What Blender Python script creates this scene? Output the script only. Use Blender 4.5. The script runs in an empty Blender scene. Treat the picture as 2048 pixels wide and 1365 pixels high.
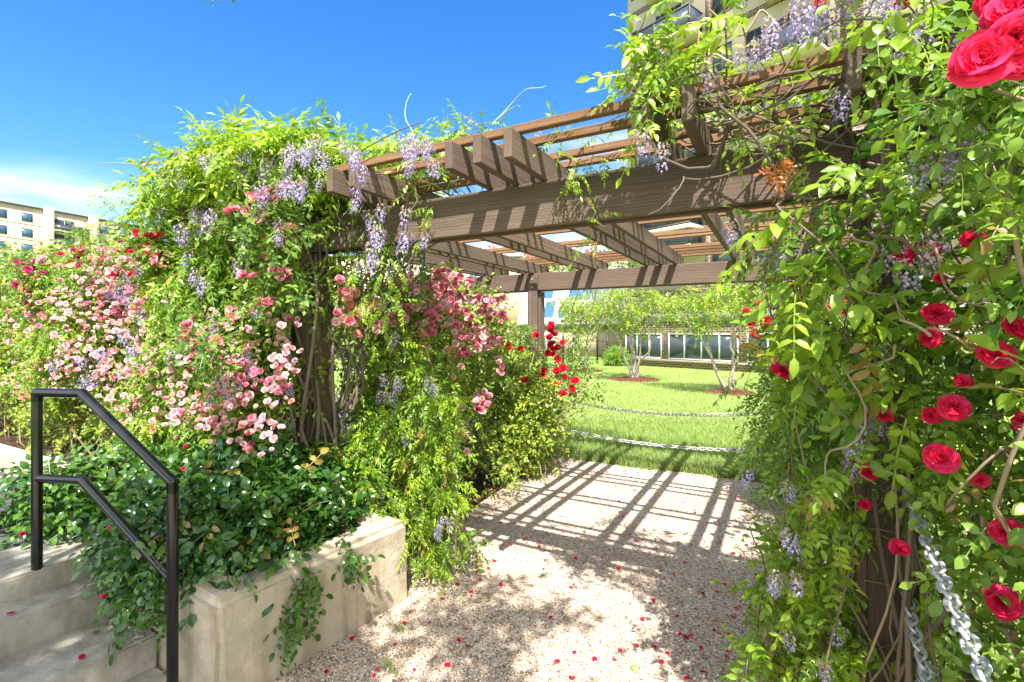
import bpy, bmesh, math
import numpy as np
from mathutils import Vector, Matrix

rng = np.random.default_rng(11)
scene = bpy.context.scene
COL = scene.collection
A3 = np.array

# ------------------------------------------------------------------ camera geometry
CAMH, FPX, CX, HY = 1.73, 993.0, 1024.0, 667.0
R2 = A3([.877, -.480, 0.]); V2 = A3([.480, .877, 0.])       # pergola axes: along the beams / along the rafters
ZUP = A3([0., 0., 1.])


def at(px, py, D):
    return A3([(px - CX) / FPX * D, D, CAMH - (py - HY) / FPX * D])


def RV(r, v, z=0.):
    r = np.asarray(r, float); v = np.asarray(v, float); z = np.asarray(z, float)
    r, v, z = np.broadcast_arrays(r, v, z)
    return r[..., None] * R2 + v[..., None] * V2 + z[..., None] * ZUP


def unit(a):
    return a / np.maximum(np.linalg.norm(a, axis=-1, keepdims=True), 1e-9)


# ------------------------------------------------------------------ materials
def new_mat(name):
    m = bpy.data.materials.new(name); m.use_nodes = True
    nt = m.node_tree; nt.nodes.clear()
    return m, nt, nt.nodes, nt.links


def nd(N, t, **kw):
    n = N.new(t)
    for k, v in kw.items():
        if k.startswith('i_'):
            n.inputs[k[2:].replace('_', ' ')].default_value = v
        else:
            setattr(n, k, v)
    return n


def ramp(N, pts):
    n = N.new('ShaderNodeValToRGB'); e = n.color_ramp.elements
    while len(e) < len(pts): e.new(.5)
    for i, (p, c) in enumerate(pts):
        e[i].position = p; e[i].color = (*c, 1) if len(c) == 3 else c
    return n


def leaf_mat(name, trans=.30, rough=.36, spec=.5):
    m, nt, N, L = new_mat(name)
    a = nd(N, 'ShaderNodeAttribute', attribute_name='col')
    p = nd(N, 'ShaderNodeBsdfPrincipled'); p.inputs['Roughness'].default_value = rough
    p.inputs['Specular IOR Level'].default_value = spec
    t = nd(N, 'ShaderNodeBsdfTranslucent'); mx = nd(N, 'ShaderNodeMixShader'); mx.inputs[0].default_value = trans
    g = nd(N, 'ShaderNodeMix', data_type='RGBA', blend_type='MULTIPLY'); g.inputs[0].default_value = 1
    g.inputs[7].default_value = (1.5, 1.55, .9, 1)
    L.new(a.outputs['Color'], p.inputs['Base Color']); L.new(a.outputs['Color'], g.inputs[6])
    L.new(g.outputs[2], t.inputs['Color'])
    L.new(p.outputs[0], mx.inputs[1]); L.new(t.outputs[0], mx.inputs[2])
    o = nd(N, 'ShaderNodeOutputMaterial'); L.new(mx.outputs[0], o.inputs[0])
    return m


def petal_mat(name):
    m, nt, N, L = new_mat(name)
    a = nd(N, 'ShaderNodeAttribute', attribute_name='col')
    p = nd(N, 'ShaderNodeBsdfPrincipled'); p.inputs['Roughness'].default_value = .6
    p.inputs['Specular IOR Level'].default_value = .12
    t = nd(N, 'ShaderNodeBsdfTranslucent'); mx = nd(N, 'ShaderNodeMixShader'); mx.inputs[0].default_value = .34
    L.new(a.outputs['Color'], p.inputs['Base Color']); L.new(a.outputs['Color'], t.inputs['Color'])
    L.new(p.outputs[0], mx.inputs[1]); L.new(t.outputs[0], mx.inputs[2])
    o = nd(N, 'ShaderNodeOutputMaterial'); L.new(mx.outputs[0], o.inputs[0])
    return m


def attr_mat(name, rough=.85, spec=.2):
    m, nt, N, L = new_mat(name)
    a = nd(N, 'ShaderNodeAttribute', attribute_name='col')
    p = nd(N, 'ShaderNodeBsdfPrincipled'); p.inputs['Roughness'].default_value = rough
    p.inputs['Specular IOR Level'].default_value = spec
    L.new(a.outputs['Color'], p.inputs['Base Color'])
    o = nd(N, 'ShaderNodeOutputMaterial'); L.new(p.outputs[0], o.inputs[0])
    return m


def simple(name, col, rough=.6, metal=0., noise=0., nscale=8., bump=0., spec=.5, col2=None, bscale=None):
    m, nt, N, L = new_mat(name)
    p = nd(N, 'ShaderNodeBsdfPrincipled')
    p.inputs['Roughness'].default_value = rough; p.inputs['Metallic'].default_value = metal
    p.inputs['Specular IOR Level'].default_value = spec
    p.inputs['Base Color'].default_value = (*col, 1)
    tc = nd(N, 'ShaderNodeTexCoord')
    if noise or col2:
        nz = nd(N, 'ShaderNodeTexNoise'); nz.inputs['Scale'].default_value = nscale; nz.inputs['Detail'].default_value = 6
        nz.inputs['Roughness'].default_value = .65
        L.new(tc.outputs['Object'], nz.inputs['Vector'])
        c2 = col2 or tuple(c * (1 - noise) for c in col)
        rp = ramp(N, [(.35, c2), (.65, col)])
        L.new(nz.outputs[0], rp.inputs[0]); L.new(rp.outputs[0], p.inputs['Base Color'])
    if bump:
        nb = nd(N, 'ShaderNodeTexNoise'); nb.inputs['Scale'].default_value = bscale or nscale * 6; nb.inputs['Detail'].default_value = 6
        L.new(tc.outputs['Object'], nb.inputs['Vector'])
        b = nd(N, 'ShaderNodeBump'); b.inputs['Strength'].default_value = bump; b.inputs['Distance'].default_value = .01
        L.new(nb.outputs[0], b.inputs['Height']); L.new(b.outputs[0], p.inputs['Normal'])
    o = nd(N, 'ShaderNodeOutputMaterial'); L.new(p.outputs[0], o.inputs[0])
    return m


def wood_mat(name, dark, mid, light, grey=.0):
    """solid wood: growth rings round the board's long (local X) axis, so the sides show grain and the ends show rings"""
    m, nt, N, L = new_mat(name)
    tc = nd(N, 'ShaderNodeTexCoord'); oi = nd(N, 'ShaderNodeObjectInfo')
    mp = nd(N, 'ShaderNodeMapping'); mp.inputs['Scale'].default_value = (.06, 1, 1)
    off = nd(N, 'ShaderNodeCombineXYZ'); sc = nd(N, 'ShaderNodeMath', operation='MULTIPLY'); sc.inputs[1].default_value = 37.
    L.new(oi.outputs['Random'], sc.inputs[0]); L.new(sc.outputs[0], off.inputs[0])
    y = nd(N, 'ShaderNodeMapRange'); y.inputs[3].default_value = -.07; y.inputs[4].default_value = .07
    L.new(oi.outputs['Random'], y.inputs[0]); L.new(y.outputs[0], off.inputs[1])
    add = nd(N, 'ShaderNodeVectorMath', operation='ADD')
    L.new(tc.outputs['Object'], mp.inputs['Vector']); L.new(mp.outputs[0], add.inputs[0]); L.new(off.outputs[0], add.inputs[1])
    w = nd(N, 'ShaderNodeTexWave', wave_type='RINGS', rings_direction='X', wave_profile='SAW')
    w.inputs['Scale'].default_value = 22; w.inputs['Distortion'].default_value = 3.2
    w.inputs['Detail'].default_value = 3; w.inputs['Detail Scale'].default_value = 2.2
    L.new(add.outputs[0], w.inputs['Vector'])
    mp2 = nd(N, 'ShaderNodeMapping'); mp2.inputs['Scale'].default_value = (3., 120, 120)
    L.new(tc.outputs['Object'], mp2.inputs['Vector'])
    fib = nd(N, 'ShaderNodeTexNoise'); fib.inputs['Scale'].default_value = 2.2; fib.inputs['Detail'].default_value = 8; fib.inputs['Roughness'].default_value = .75
    L.new(mp2.outputs[0], fib.inputs['Vector'])
    big = nd(N, 'ShaderNodeTexNoise'); big.inputs['Scale'].default_value = 3.2; big.inputs['Detail'].default_value = 5
    L.new(add.outputs[0], big.inputs['Vector'])
    m1 = nd(N, 'ShaderNodeMath', operation='MULTIPLY_ADD'); m1.inputs[1].default_value = .22
    m2 = nd(N, 'ShaderNodeMath', operation='MULTIPLY'); m2.inputs[1].default_value = .80
    L.new(fib.outputs[0], m2.inputs[0]); L.new(w.outputs['Fac'], m1.inputs[0]); L.new(m2.outputs[0], m1.inputs[2])
    rp = ramp(N, [(.12, dark), (.5, mid), (.92, light)])
    L.new(m1.outputs[0], rp.inputs[0])
    stain = nd(N, 'ShaderNodeMix', data_type='RGBA', blend_type='MULTIPLY')
    rp2 = ramp(N, [(.28, (.50, .49, .50)), (.5, (.95, .93, .92)), (.66, (1.12, 1.10, 1.08))])
    L.new(big.outputs[0], rp2.inputs[0]); stain.inputs[0].default_value = 1
    L.new(rp.outputs[0], stain.inputs[6]); L.new(rp2.outputs[0], stain.inputs[7])
    p = nd(N, 'ShaderNodeBsdfPrincipled'); p.inputs['Roughness'].default_value = .82; p.inputs['Specular IOR Level'].default_value = .2
    L.new(stain.outputs[2], p.inputs['Base Color'])
    b = nd(N, 'ShaderNodeBump'); b.inputs['Strength'].default_value = .9; b.inputs['Distance'].default_value = .006
    L.new(m1.outputs[0], b.inputs['Height']); L.new(b.outputs[0], p.inputs['Normal'])
    o = nd(N, 'ShaderNodeOutputMaterial'); L.new(p.outputs[0], o.inputs[0])
    return m


def brick_mat(name, c1, c2, mortar, bw=.21, bh=.075, gap=.012, bias=0.):
    m, nt, N, L = new_mat(name)
    tc = nd(N, 'ShaderNodeTexCoord'); sx = nd(N, 'ShaderNodeSeparateXYZ'); cx = nd(N, 'ShaderNodeCombineXYZ')
    ad = nd(N, 'ShaderNodeMath', operation='ADD')
    L.new(tc.outputs['Object'], sx.inputs[0]); L.new(sx.outputs[0], ad.inputs[0]); L.new(sx.outputs[1], ad.inputs[1])
    L.new(ad.outputs[0], cx.inputs[0]); L.new(sx.outputs[2], cx.inputs[1])
    br = nd(N, 'ShaderNodeTexBrick'); br.inputs['Scale'].default_value = 1
    br.inputs['Brick Width'].default_value = bw; br.inputs['Row Height'].default_value = bh
    br.inputs['Mortar Size'].default_value = gap; br.inputs['Mortar Smooth'].default_value = .1; br.inputs['Bias'].default_value = bias
    br.inputs['Color1'].default_value = (*c1, 1); br.inputs['Color2'].default_value = (*c2, 1); br.inputs['Mortar'].default_value = (*mortar, 1)
    L.new(cx.outputs[0], br.inputs['Vector'])
    nz = nd(N, 'ShaderNodeTexNoise'); nz.inputs['Scale'].default_value = 1.3; nz.inputs['Detail'].default_value = 6
    L.new(tc.outputs['Object'], nz.inputs['Vector'])
    rp = ramp(N, [(.3, (.8, .8, .8)), (.7, (1.08, 1.06, 1.04))]); L.new(nz.outputs[0], rp.inputs[0])
    mx = nd(N, 'ShaderNodeMix', data_type='RGBA', blend_type='MULTIPLY'); mx.inputs[0].default_value = 1
    L.new(br.outputs[0], mx.inputs[6]); L.new(rp.outputs[0], mx.inputs[7])
    p = nd(N, 'ShaderNodeBsdfPrincipled'); p.inputs['Roughness'].default_value = .85; p.inputs['Specular IOR Level'].default_value = .2
    L.new(mx.outputs[2], p.inputs['Base Color'])
    o = nd(N, 'ShaderNodeOutputMaterial'); L.new(p.outputs[0], o.inputs[0])
    return m


def concrete_mat(name, light, dark):
    m, nt, N, L = new_mat(name)
    tc = nd(N, 'ShaderNodeTexCoord')
    n1 = nd(N, 'ShaderNodeTexNoise'); n1.inputs['Scale'].default_value = 2.2; n1.inputs['Detail'].default_value = 9; n1.inputs['Roughness'].default_value = .7
    L.new(tc.outputs['Object'], n1.inputs['Vector'])
    rp = ramp(N, [(.3, dark), (.55, light), (.8, tuple(c * 1.06 for c in light))]); L.new(n1.outputs[0], rp.inputs[0])
    # vertical run-off streaks
    mp = nd(N, 'ShaderNodeMapping'); mp.inputs['Scale'].default_value = (9, 9, .7); L.new(tc.outputs['Object'], mp.inputs['Vector'])
    n2 = nd(N, 'ShaderNodeTexNoise'); n2.inputs['Scale'].default_value = 1.; n2.inputs['Detail'].default_value = 5; L.new(mp.outputs[0], n2.inputs['Vector'])
    r2 = ramp(N, [(.36, (.70, .66, .60)), (.52, (1, 1, 1))]); L.new(n2.outputs[0], r2.inputs[0])
    mx = nd(N, 'ShaderNodeMix', data_type='RGBA', blend_type='MULTIPLY'); mx.inputs[0].default_value = .7
    L.new(rp.outputs[0], mx.inputs[6]); L.new(r2.outputs[0], mx.inputs[7])
    # pits
    vo = nd(N, 'ShaderNodeTexVoronoi'); vo.inputs['Scale'].default_value = 26; L.new(tc.outputs['Object'], vo.inputs['Vector'])
    r3 = ramp(N, [(.05, (.45, .42, .38)), (.12, (1, 1, 1))]); L.new(vo.outputs['Distance'], r3.inputs[0])
    mx2 = nd(N, 'ShaderNodeMix', data_type='RGBA', blend_type='MULTIPLY'); mx2.inputs[0].default_value = .55
    L.new(mx.outputs[2], mx2.inputs[6]); L.new(r3.outputs[0], mx2.inputs[7])
    p = nd(N, 'ShaderNodeBsdfPrincipled'); p.inputs['Roughness'].default_value = .88; p.inputs['Specular IOR Level'].default_value = .2
    L.new(mx2.outputs[2], p.inputs['Base Color'])
    n4 = nd(N, 'ShaderNodeTexNoise'); n4.inputs['Scale'].default_value = 45; n4.inputs['Detail'].default_value = 8; L.new(tc.outputs['Object'], n4.inputs['Vector'])
    s = nd(N, 'ShaderNodeMath', operation='ADD'); L.new(n4.outputs[0], s.inputs[0]); L.new(n1.outputs[0], s.inputs[1])
    b = nd(N, 'ShaderNodeBump'); b.inputs['Strength'].default_value = .5; b.inputs['Distance'].default_value = .01
    L.new(s.outputs[0], b.inputs['Height']); L.new(b.outputs[0], p.inputs['Normal'])
    o = nd(N, 'ShaderNodeOutputMaterial'); L.new(p.outputs[0], o.inputs[0])
    return m


def gravel_mat(name):
    m, nt, N, L = new_mat(name)
    tc = nd(N, 'ShaderNodeTexCoord')
    vo = nd(N, 'ShaderNodeTexVoronoi'); vo.inputs['Scale'].default_value = 95; vo.inputs['Randomness'].default_value = 1
    L.new(tc.outputs['Object'], vo.inputs['Vector'])
    sx = nd(N, 'ShaderNodeSeparateColor'); L.new(vo.outputs['Color'], sx.inputs[0])
    rp = ramp(N, [(0, (.18, .12, .08)), (.18, (.39, .27, .185)), (.4, (.54, .42, .315)), (.7, (.66, .555, .45)), (1, (.72, .66, .59))])
    L.new(sx.outputs[0], rp.inputs[0])
    n1 = nd(N, 'ShaderNodeTexNoise'); n1.inputs['Scale'].default_value = 1.7; n1.inputs['Detail'].default_value = 6; L.new(tc.outputs['Object'], n1.inputs['Vector'])
    r2 = ramp(N, [(.3, (.84, .79, .74)), (.6, (1, 1, 1))]); L.new(n1.outputs[0], r2.inputs[0])
    mx = nd(N, 'ShaderNodeMix', data_type='RGBA', blend_type='MULTIPLY'); mx.inputs[0].default_value = 1
    L.new(rp.outputs[0], mx.inputs[6]); L.new(r2.outputs[0], mx.inputs[7])
    p = nd(N, 'ShaderNodeBsdfPrincipled'); p.inputs['Roughness'].default_value = .9; p.inputs['Specular IOR Level'].default_value = .15
    L.new(mx.outputs[2], p.inputs['Base Color'])
    b = nd(N, 'ShaderNodeBump', invert=True); b.inputs['Strength'].default_value = .6; b.inputs['Distance'].default_value = .008
    L.new(vo.outputs['Distance'], b.inputs['Height']); L.new(b.outputs[0], p.inputs['Normal'])
    o = nd(N, 'ShaderNodeOutputMaterial'); L.new(p.outputs[0], o.inputs[0])
    return m


def lawn_mat(name):
    m, nt, N, L = new_mat(name)
    tc = nd(N, 'ShaderNodeTexCoord')
    n1 = nd(N, 'ShaderNodeTexNoise'); n1.inputs['Scale'].default_value = .8; n1.inputs['Detail'].default_value = 10; n1.inputs['Roughness'].default_value = .72
    n2 = nd(N, 'ShaderNodeTexNoise'); n2.inputs['Scale'].default_value = 30; n2.inputs['Detail'].default_value = 6
    L.new(tc.outputs['Object'], n1.inputs['Vector']); L.new(tc.outputs['Object'], n2.inputs['Vector'])
    rp = ramp(N, [(.32, (.15, .255, .04)), (.5, (.22, .335, .075)), (.68, (.32, .40, .13))]); L.new(n1.outputs[0], rp.inputs[0])
    r2 = ramp(N, [(.3, (.62, .65, .55)), (.7, (1.25, 1.2, 1.15))]); L.new(n2.outputs[0], r2.inputs[0])
    mx = nd(N, 'ShaderNodeMix', data_type='RGBA', blend_type='MULTIPLY'); mx.inputs[0].default_value = 1
    L.new(rp.outputs[0], mx.inputs[6]); L.new(r2.outputs[0], mx.inputs[7])
    p = nd(N, 'ShaderNodeBsdfPrincipled'); p.inputs['Roughness'].default_value = .9; p.inputs['Specular IOR Level'].default_value = .1
    L.new(mx.outputs[2], p.inputs['Base Color'])
    b = nd(N, 'ShaderNodeBump'); b.inputs['Strength'].default_value = .6; b.inputs['Distance'].default_value = .03
    L.new(n2.outputs[0], b.inputs['Height']); L.new(b.outputs[0], p.inputs['Normal'])
    o = nd(N, 'ShaderNodeOutputMaterial'); L.new(p.outputs[0], o.inputs[0])
    return m


def glass_mat(name, col, rough=.06):
    m, nt, N, L = new_mat(name)
    p = nd(N, 'ShaderNodeBsdfPrincipled'); p.inputs['Base Color'].default_value = (*col, 1)
    p.inputs['Roughness'].default_value = rough; p.inputs['Specular IOR Level'].default_value = .45
    p.inputs['Coat Weight'].default_value = .0; p.inputs['Coat Roughness'].default_value = .03
    o = nd(N, 'ShaderNodeOutputMaterial'); L.new(p.outputs[0], o.inputs[0])
    return m


MAT = dict(
    leaf=leaf_mat('leaf'), leaf_gloss=leaf_mat('glossy_leaf', .14, .24, .6), petal=petal_mat('petal'),
    stem=attr_mat('stem'), pebble=attr_mat('pebble', .85, .2), grass=leaf_mat('grass_blade', .25, .6, .15),
    wood=wood_mat('weathered_wood', (.055, .038, .029), (.150, .108, .084), (.27, .21, .17)),
    batten=wood_mat('batten_wood', (.12, .062, .032), (.25, .140, .075), (.38, .245, .145)),
    stake=wood_mat('stake_wood', (.16, .11, .07), (.32, .24, .16), (.5, .42, .33)),
    concrete=concrete_mat('concrete', (.58, .49, .365), (.34, .28, .205)),
    step=concrete_mat('step_concrete', (.42, .385, .32), (.22, .20, .16)),
    gravel=gravel_mat('gravel'), lawn=lawn_mat('lawn'),
    asphalt=simple('asphalt', (.10, .095, .09), .85, noise=.35, nscale=14, bump=.4, spec=.25),
    soil=simple('soil', (.085, .055, .035), .95, noise=.5, nscale=18, bump=.8, spec=.1),
    mulch=simple('mulch', (.16, .062, .045), .95, noise=.6, nscale=20, bump=.8, spec=.1),
    black=simple('black_paint', (.010, .010, .012), .13, noise=.2, nscale=30, bump=.05, spec=.6),
    galv=simple('galvanised', (.62, .63, .65), .4, metal=.25, noise=.3, nscale=40),
    fence=simple('fence_paint', (.02, .021, .024), .45),
    beige=simple('beige_wall', (.60, .50, .385), .85, noise=.16, nscale=.6, spec=.2),
    cream=simple('cream_soffit', (.66, .57, .41), .8, noise=.08, nscale=.8, spec=.2),
    white=simple('white_frame', (.52, .52, .50), .5, spec=.4),
    stucco=simple('pale_stucco', (.54, .45, .345), .9, noise=.14, nscale=.9, spec=.2),
    coping=simple('coping', (.34, .35, .30), .8, noise=.2, nscale=1.5, spec=.2),
    roofmetal=simple('roof_metal', (.66, .65, .61), .5, noise=.08, nscale=1.),
    trim=simple('dark_trim', (.09, .075, .065), .6),
    pinkbrick=brick_mat('pale_brick', (.60, .475, .335), (.54, .42, .29), (.48, .39, .29), .4, .13, .02),
    brick=brick_mat('brown_brick', (.20, .105, .075), (.11, .066, .055), (.40, .33, .27), .30, .11, .016),
    glass=glass_mat('window_glass', (.035, .05, .065)), bluegl=glass_mat('blue_glass', (.05, .13, .24), .12),
    railgl=glass_mat('rail_glass', (.06, .075, .11), .1),
    bark=simple('pale_bark', (.42, .37, .31), .8, noise=.35, nscale=9, spec=.2),
    darkbark=simple('dark_bark', (.10, .075, .055), .9, noise=.4, nscale=12, bump=.6, spec=.2),
)


# ------------------------------------------------------------------ mesh helpers
class MB:
    """collects vertices / faces / colours and links them as ONE mesh object"""
    def __init__(s):
        s.v, s.f, s.c, s.n = [], [], [], 0

    def add(s, V, F, C=None):
        V = np.asarray(V, float).reshape(-1, 3); F = np.asarray(F, np.int64)
        s.v.append(V); s.f.append(F + s.n)
        C = np.ones((len(V), 3)) if C is None else np.broadcast_to(np.asarray(C, float), (len(V), 3))
        s.c.append(C); s.n += len(V)

    def box(s, lo, hi, C=None):
        x0, y0, z0 = lo; x1, y1, z1 = hi
        V = [(x0, y0, z0), (x1, y0, z0), (x1, y1, z0), (x0, y1, z0), (x0, y0, z1), (x1, y0, z1), (x1, y1, z1), (x0, y1, z1)]
        s.add(V, [(0, 3, 2, 1), (4, 5, 6, 7), (0, 1, 5, 4), (1, 2, 6, 5), (2, 3, 7, 6), (3, 0, 4, 7)], C)

    def prism(s, poly, z0, z1, C=None):
        n = len(poly); P = [(p[0], p[1]) for p in poly]
        V = [(x, y, z0) for x, y in P] + [(x, y, z1) for x, y in P]
        for i in range(n):
            j = (i + 1) % n
            s.add([V[i], V[j], V[n + j], V[n + i]], [(0, 1, 2, 3)], C)
        for k in range(1, n - 1):
            s.add([V[n], V[n + k], V[n + k + 1]], [(0, 1, 2)], C)

    def tube(s, pts, rad, sides=6, C=None, caps=True):
        P = np.asarray(pts, float); n = len(P); rad = np.broadcast_to(np.asarray(rad, float), (n,))
        T = np.gradient(P, axis=0); T = unit(T)
        ref = A3([0.13, .07, 1.]) if abs(T[0, 2]) < .9 else A3([1., .1, 0.])
        X = unit(np.cross(T, ref)); Y = np.cross(T, X)
        a = np.arange(sides) / sides * 2 * math.pi
        ring = P[:, None, :] + rad[:, None, None] * (np.cos(a)[None, :, None] * X[:, None, :] + np.sin(a)[None, :, None] * Y[:, None, :])
        V = ring.reshape(-1, 3); F = []
        for i in range(n - 1):
            for k in range(sides):
                F.append((i * sides + k, i * sides + (k + 1) % sides, (i + 1) * sides + (k + 1) % sides, (i + 1) * sides + k))
        s.add(V, F, C)
        if caps and sides == 4:
            pass
        if caps:
            for i0, rev in ((0, True), ((n - 1) * sides, False)):
                c = P[0] if i0 == 0 else P[-1]
                VV = np.vstack([c[None], V[i0:i0 + sides]])
                s.add(VV, [((0, 1 + (k + 1) % sides, 1 + k) if rev else (0, 1 + k, 1 + (k + 1) % sides)) for k in range(sides)], C)

    def mesh(s, name, mat, smooth=False, origin=None):
        V = np.concatenate(s.v) if s.v else np.zeros((0, 3)); C = np.concatenate(s.c) if s.c else np.zeros((0, 3))
        if origin is not None: V = V - np.asarray(origin)[None]
        me = bpy.data.meshes.new(name)
        tris = [f for f in s.f if f.ndim == 2 and f.shape[1] == 3]; quads = [f for f in s.f if f.ndim == 2 and f.shape[1] == 4]
        T = np.concatenate(tris) if tris else np.zeros((0, 3), np.int64); Q = np.concatenate(quads) if quads else np.zeros((0, 4), np.int64)
        loops = np.concatenate([T.ravel(), Q.ravel()])
        starts = np.concatenate([np.arange(len(T)) * 3, len(T) * 3 + np.arange(len(Q)) * 4])
        me.vertices.add(len(V)); me.vertices.foreach_set('co', V.astype(np.float32).ravel())
        me.loops.add(len(loops)); me.loops.foreach_set('vertex_index', loops.astype(np.int32))
        me.polygons.add(len(starts)); me.polygons.foreach_set('loop_start', starts.astype(np.int32))
        at_ = me.attributes.new('col', 'FLOAT_COLOR', 'POINT')
        at_.data.foreach_set('color', np.concatenate([C, np.ones((len(C), 1))], 1).astype(np.float32).ravel())
        me.update(calc_edges=True)
        if smooth: me.polygons.foreach_set('use_smooth', np.ones(len(me.polygons), bool))
        me.materials.append(mat)
        return me

    def build(s, name, mat, parent=None, smooth=False, local=False):
        """local=True: coordinates are already in the parent's own frame; otherwise they are world coordinates"""
        org = None if (parent is None or local) else A3(parent.location)
        me = s.mesh(name, mat, smooth, org)
        return link(name, me, parent)


def link(name, data, parent=None, loc=None, mat3=None, scale=None):
    o = bpy.data.objects.new(name, data); COL.objects.link(o)
    if parent is not None: o.parent = parent
    if mat3 is not None:
        o.rotation_mode = 'QUATERNION'; o.rotation_quaternion = Matrix([list(r) for r in mat3]).to_quaternion()
    if loc is not None: o.location = Vector([float(x) for x in loc])
    if scale is not None: o.scale = (scale,) * 3
    return o


def thing(name, label, cat, loc=(0, 0, 0), group=None, rz=0.):
    o = bpy.data.objects.new(name, None); COL.objects.link(o)
    o.location = Vector([float(x) for x in loc]); o.rotation_euler = (0, 0, rz)
    tag(o, label, cat, group); o.empty_display_size = .2
    return o


def tag(o, label=None, cat=None, group=None, kind=None):
    if label: o['label'] = label
    if cat: o['category'] = cat
    if group: o['group'] = group
    if kind: o['kind'] = kind
    return o


def board(name, parent, p0, p1, up, w, h, mat, bev=.005, chamfer=0.):
    """timber of section w (side) x h (up) from p0 to p1, its own local X along its length"""
    p0, p1, up = A3(p0, float), A3(p1, float), A3(up, float)
    Ln = np.linalg.norm(p1 - p0); X = (p1 - p0) / Ln; Y = unit(np.cross(up, X)); Zv = np.cross(X, Y)
    bm = bmesh.new(); bmesh.ops.create_cube(bm, size=1)
    for v in bm.verts:
        v.co = Vector((v.co.x * Ln, v.co.y * w, v.co.z * h))
        if chamfer and v.co.x > 0:                      # sloping cut at the far end
            if v.co.z > 0: v.co.x -= chamfer
    if bev: bmesh.ops.bevel(bm, geom=list(bm.edges), offset=bev, segments=1, affect='EDGES')
    # subdivide along the length so that the edge can wander a little
    me = bpy.data.meshes.new(name); bm.to_mesh(me); bm.free(); me.materials.append(mat)
    M3 = np.stack([X, Y, Zv], 1)
    base = A3(parent.location) if parent is not None else np.zeros(3)
    return link(name, me, parent, (p0 + p1) / 2 - base, M3)


# ------------------------------------------------------------------ plant templates
class T:
    def __init__(s, V, F, J, col=None):
        s.V, s.F, s.J, s.col = np.asarray(V, float), np.asarray(F, np.int64), np.asarray(J, float), col


def leaflet(hi, w, fold=.12, droop=.12):
    if not hi:
        V = [(0, 0, 0), (.45, w, fold * w * 2), (.45, -w, fold * w * 2), (.5, 0, 0), (1, 0, -droop)]
        F = [(0, 3, 1), (3, 4, 1), (0, 2, 3), (3, 2, 4)]
    else:
        f = fold * w * 3
        V = [(0, 0, 0), (.3, 0, .02), (.66, 0, -.02), (1, 0, -droop), (.24, w * .85, f), (.6, w * .95, f * .8 - .02), (.84, w * .45, -droop * .5),
             (.24, -w * .85, f), (.6, -w * .95, f * .8 - .02), (.84, -w * .45, -droop * .5)]
        F = [(0, 1, 4), (1, 5, 4), (1, 2, 5), (2, 6, 5), (2, 3, 6), (0, 7, 1), (1, 7, 8), (1, 8, 2), (2, 8, 9), (2, 9, 3)]
    return A3(V, float), A3(F)


def pinnate(pairs, ll, w, hi, seed, droop=.25, ang=60, start=.18, roundish=False):
    r = np.random.default_rng(seed); VV, FF, JJ, n = [], [], [], 0
    lv, lf = leaflet(hi, w, .16 if not roundish else .1, .15)

    def put(p, az, l, pitch, roll):
        nonlocal n
        X = A3([math.cos(az) * math.cos(pitch), math.sin(az) * math.cos(pitch), math.sin(pitch)])
        Zd = A3([0., 0., 1.]) + r.normal(0, .18, 3); Y = unit(np.cross(Zd, X)); Zd = np.cross(X, Y)
        c, s_ = math.cos(roll), math.sin(roll); Y, Zd = c * Y + s_ * Zd, c * Zd - s_ * Y
        VV.append(p + l * (lv[:, :1] * X + lv[:, 1:2] * Y + lv[:, 2:] * Zd)); FF.append(lf + n); n += len(lv)
        JJ.append(np.full(len(lv), r.normal(0, 1)))

    bend = r.uniform(-.12, .12)

    def rach(t): return A3([t, bend * t * t, -droop * t * t])
    for i in range(pairs):
        t = start + (1 - start) * (i / max(pairs, 1)) * .98 + r.normal(0, .012)
        l = ll * (1 - .35 * abs(2 * (i + .5) / pairs - 1) ** 2) * r.uniform(.85, 1.1)
        for sgn in (1, -1):
            put(rach(t), sgn * math.radians(ang + r.normal(0, 10)), l, -.25 - .5 * droop + r.normal(0, .2), r.normal(0, .3))
    put(rach(1.), bend, ll * 1.05, -.5 * droop - .2, r.normal(0, .3))
    ts = [0, .5, 1.]; wd = .012
    RVt = []
    for t in ts:
        p = rach(t); RVt += [p + A3([0, wd, 0]), p - A3([0, wd, 0])]
    VV.append(A3(RVt)); FF.append(A3([(0, 1, 3), (0, 3, 2), (2, 3, 5), (2, 5, 4)]) + n); JJ.append(np.full(6, -.5))
    return T(np.concatenate(VV), np.concatenate(FF), np.concatenate(JJ))


WIS = [pinnate(5, .30, .19, False, k, d) for k, d in ((1, .25), (2, .5), (3, .12), (4, .7))]
WISH = [pinnate(4, .34, .22, True, k, d) for k, d in ((11, .25), (12, .5), (13, .1), (14, .75))]
ROSE = [pinnate(2, .42, .30, False, k, d, 65, .3, True) for k, d in ((21, .1), (22, .3), (23, .0))]
ROSEH = [pinnate(2, .44, .31, True, k, d, 65, .3, True) for k, d in ((31, .1), (32, .35), (33, .0), (34, .5))]
TREEL = [pinnate(2, .6, .27, False, k, d, 55, .1, True) for k, d in ((41, .1), (42, .4), (43, -.2))]


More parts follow.
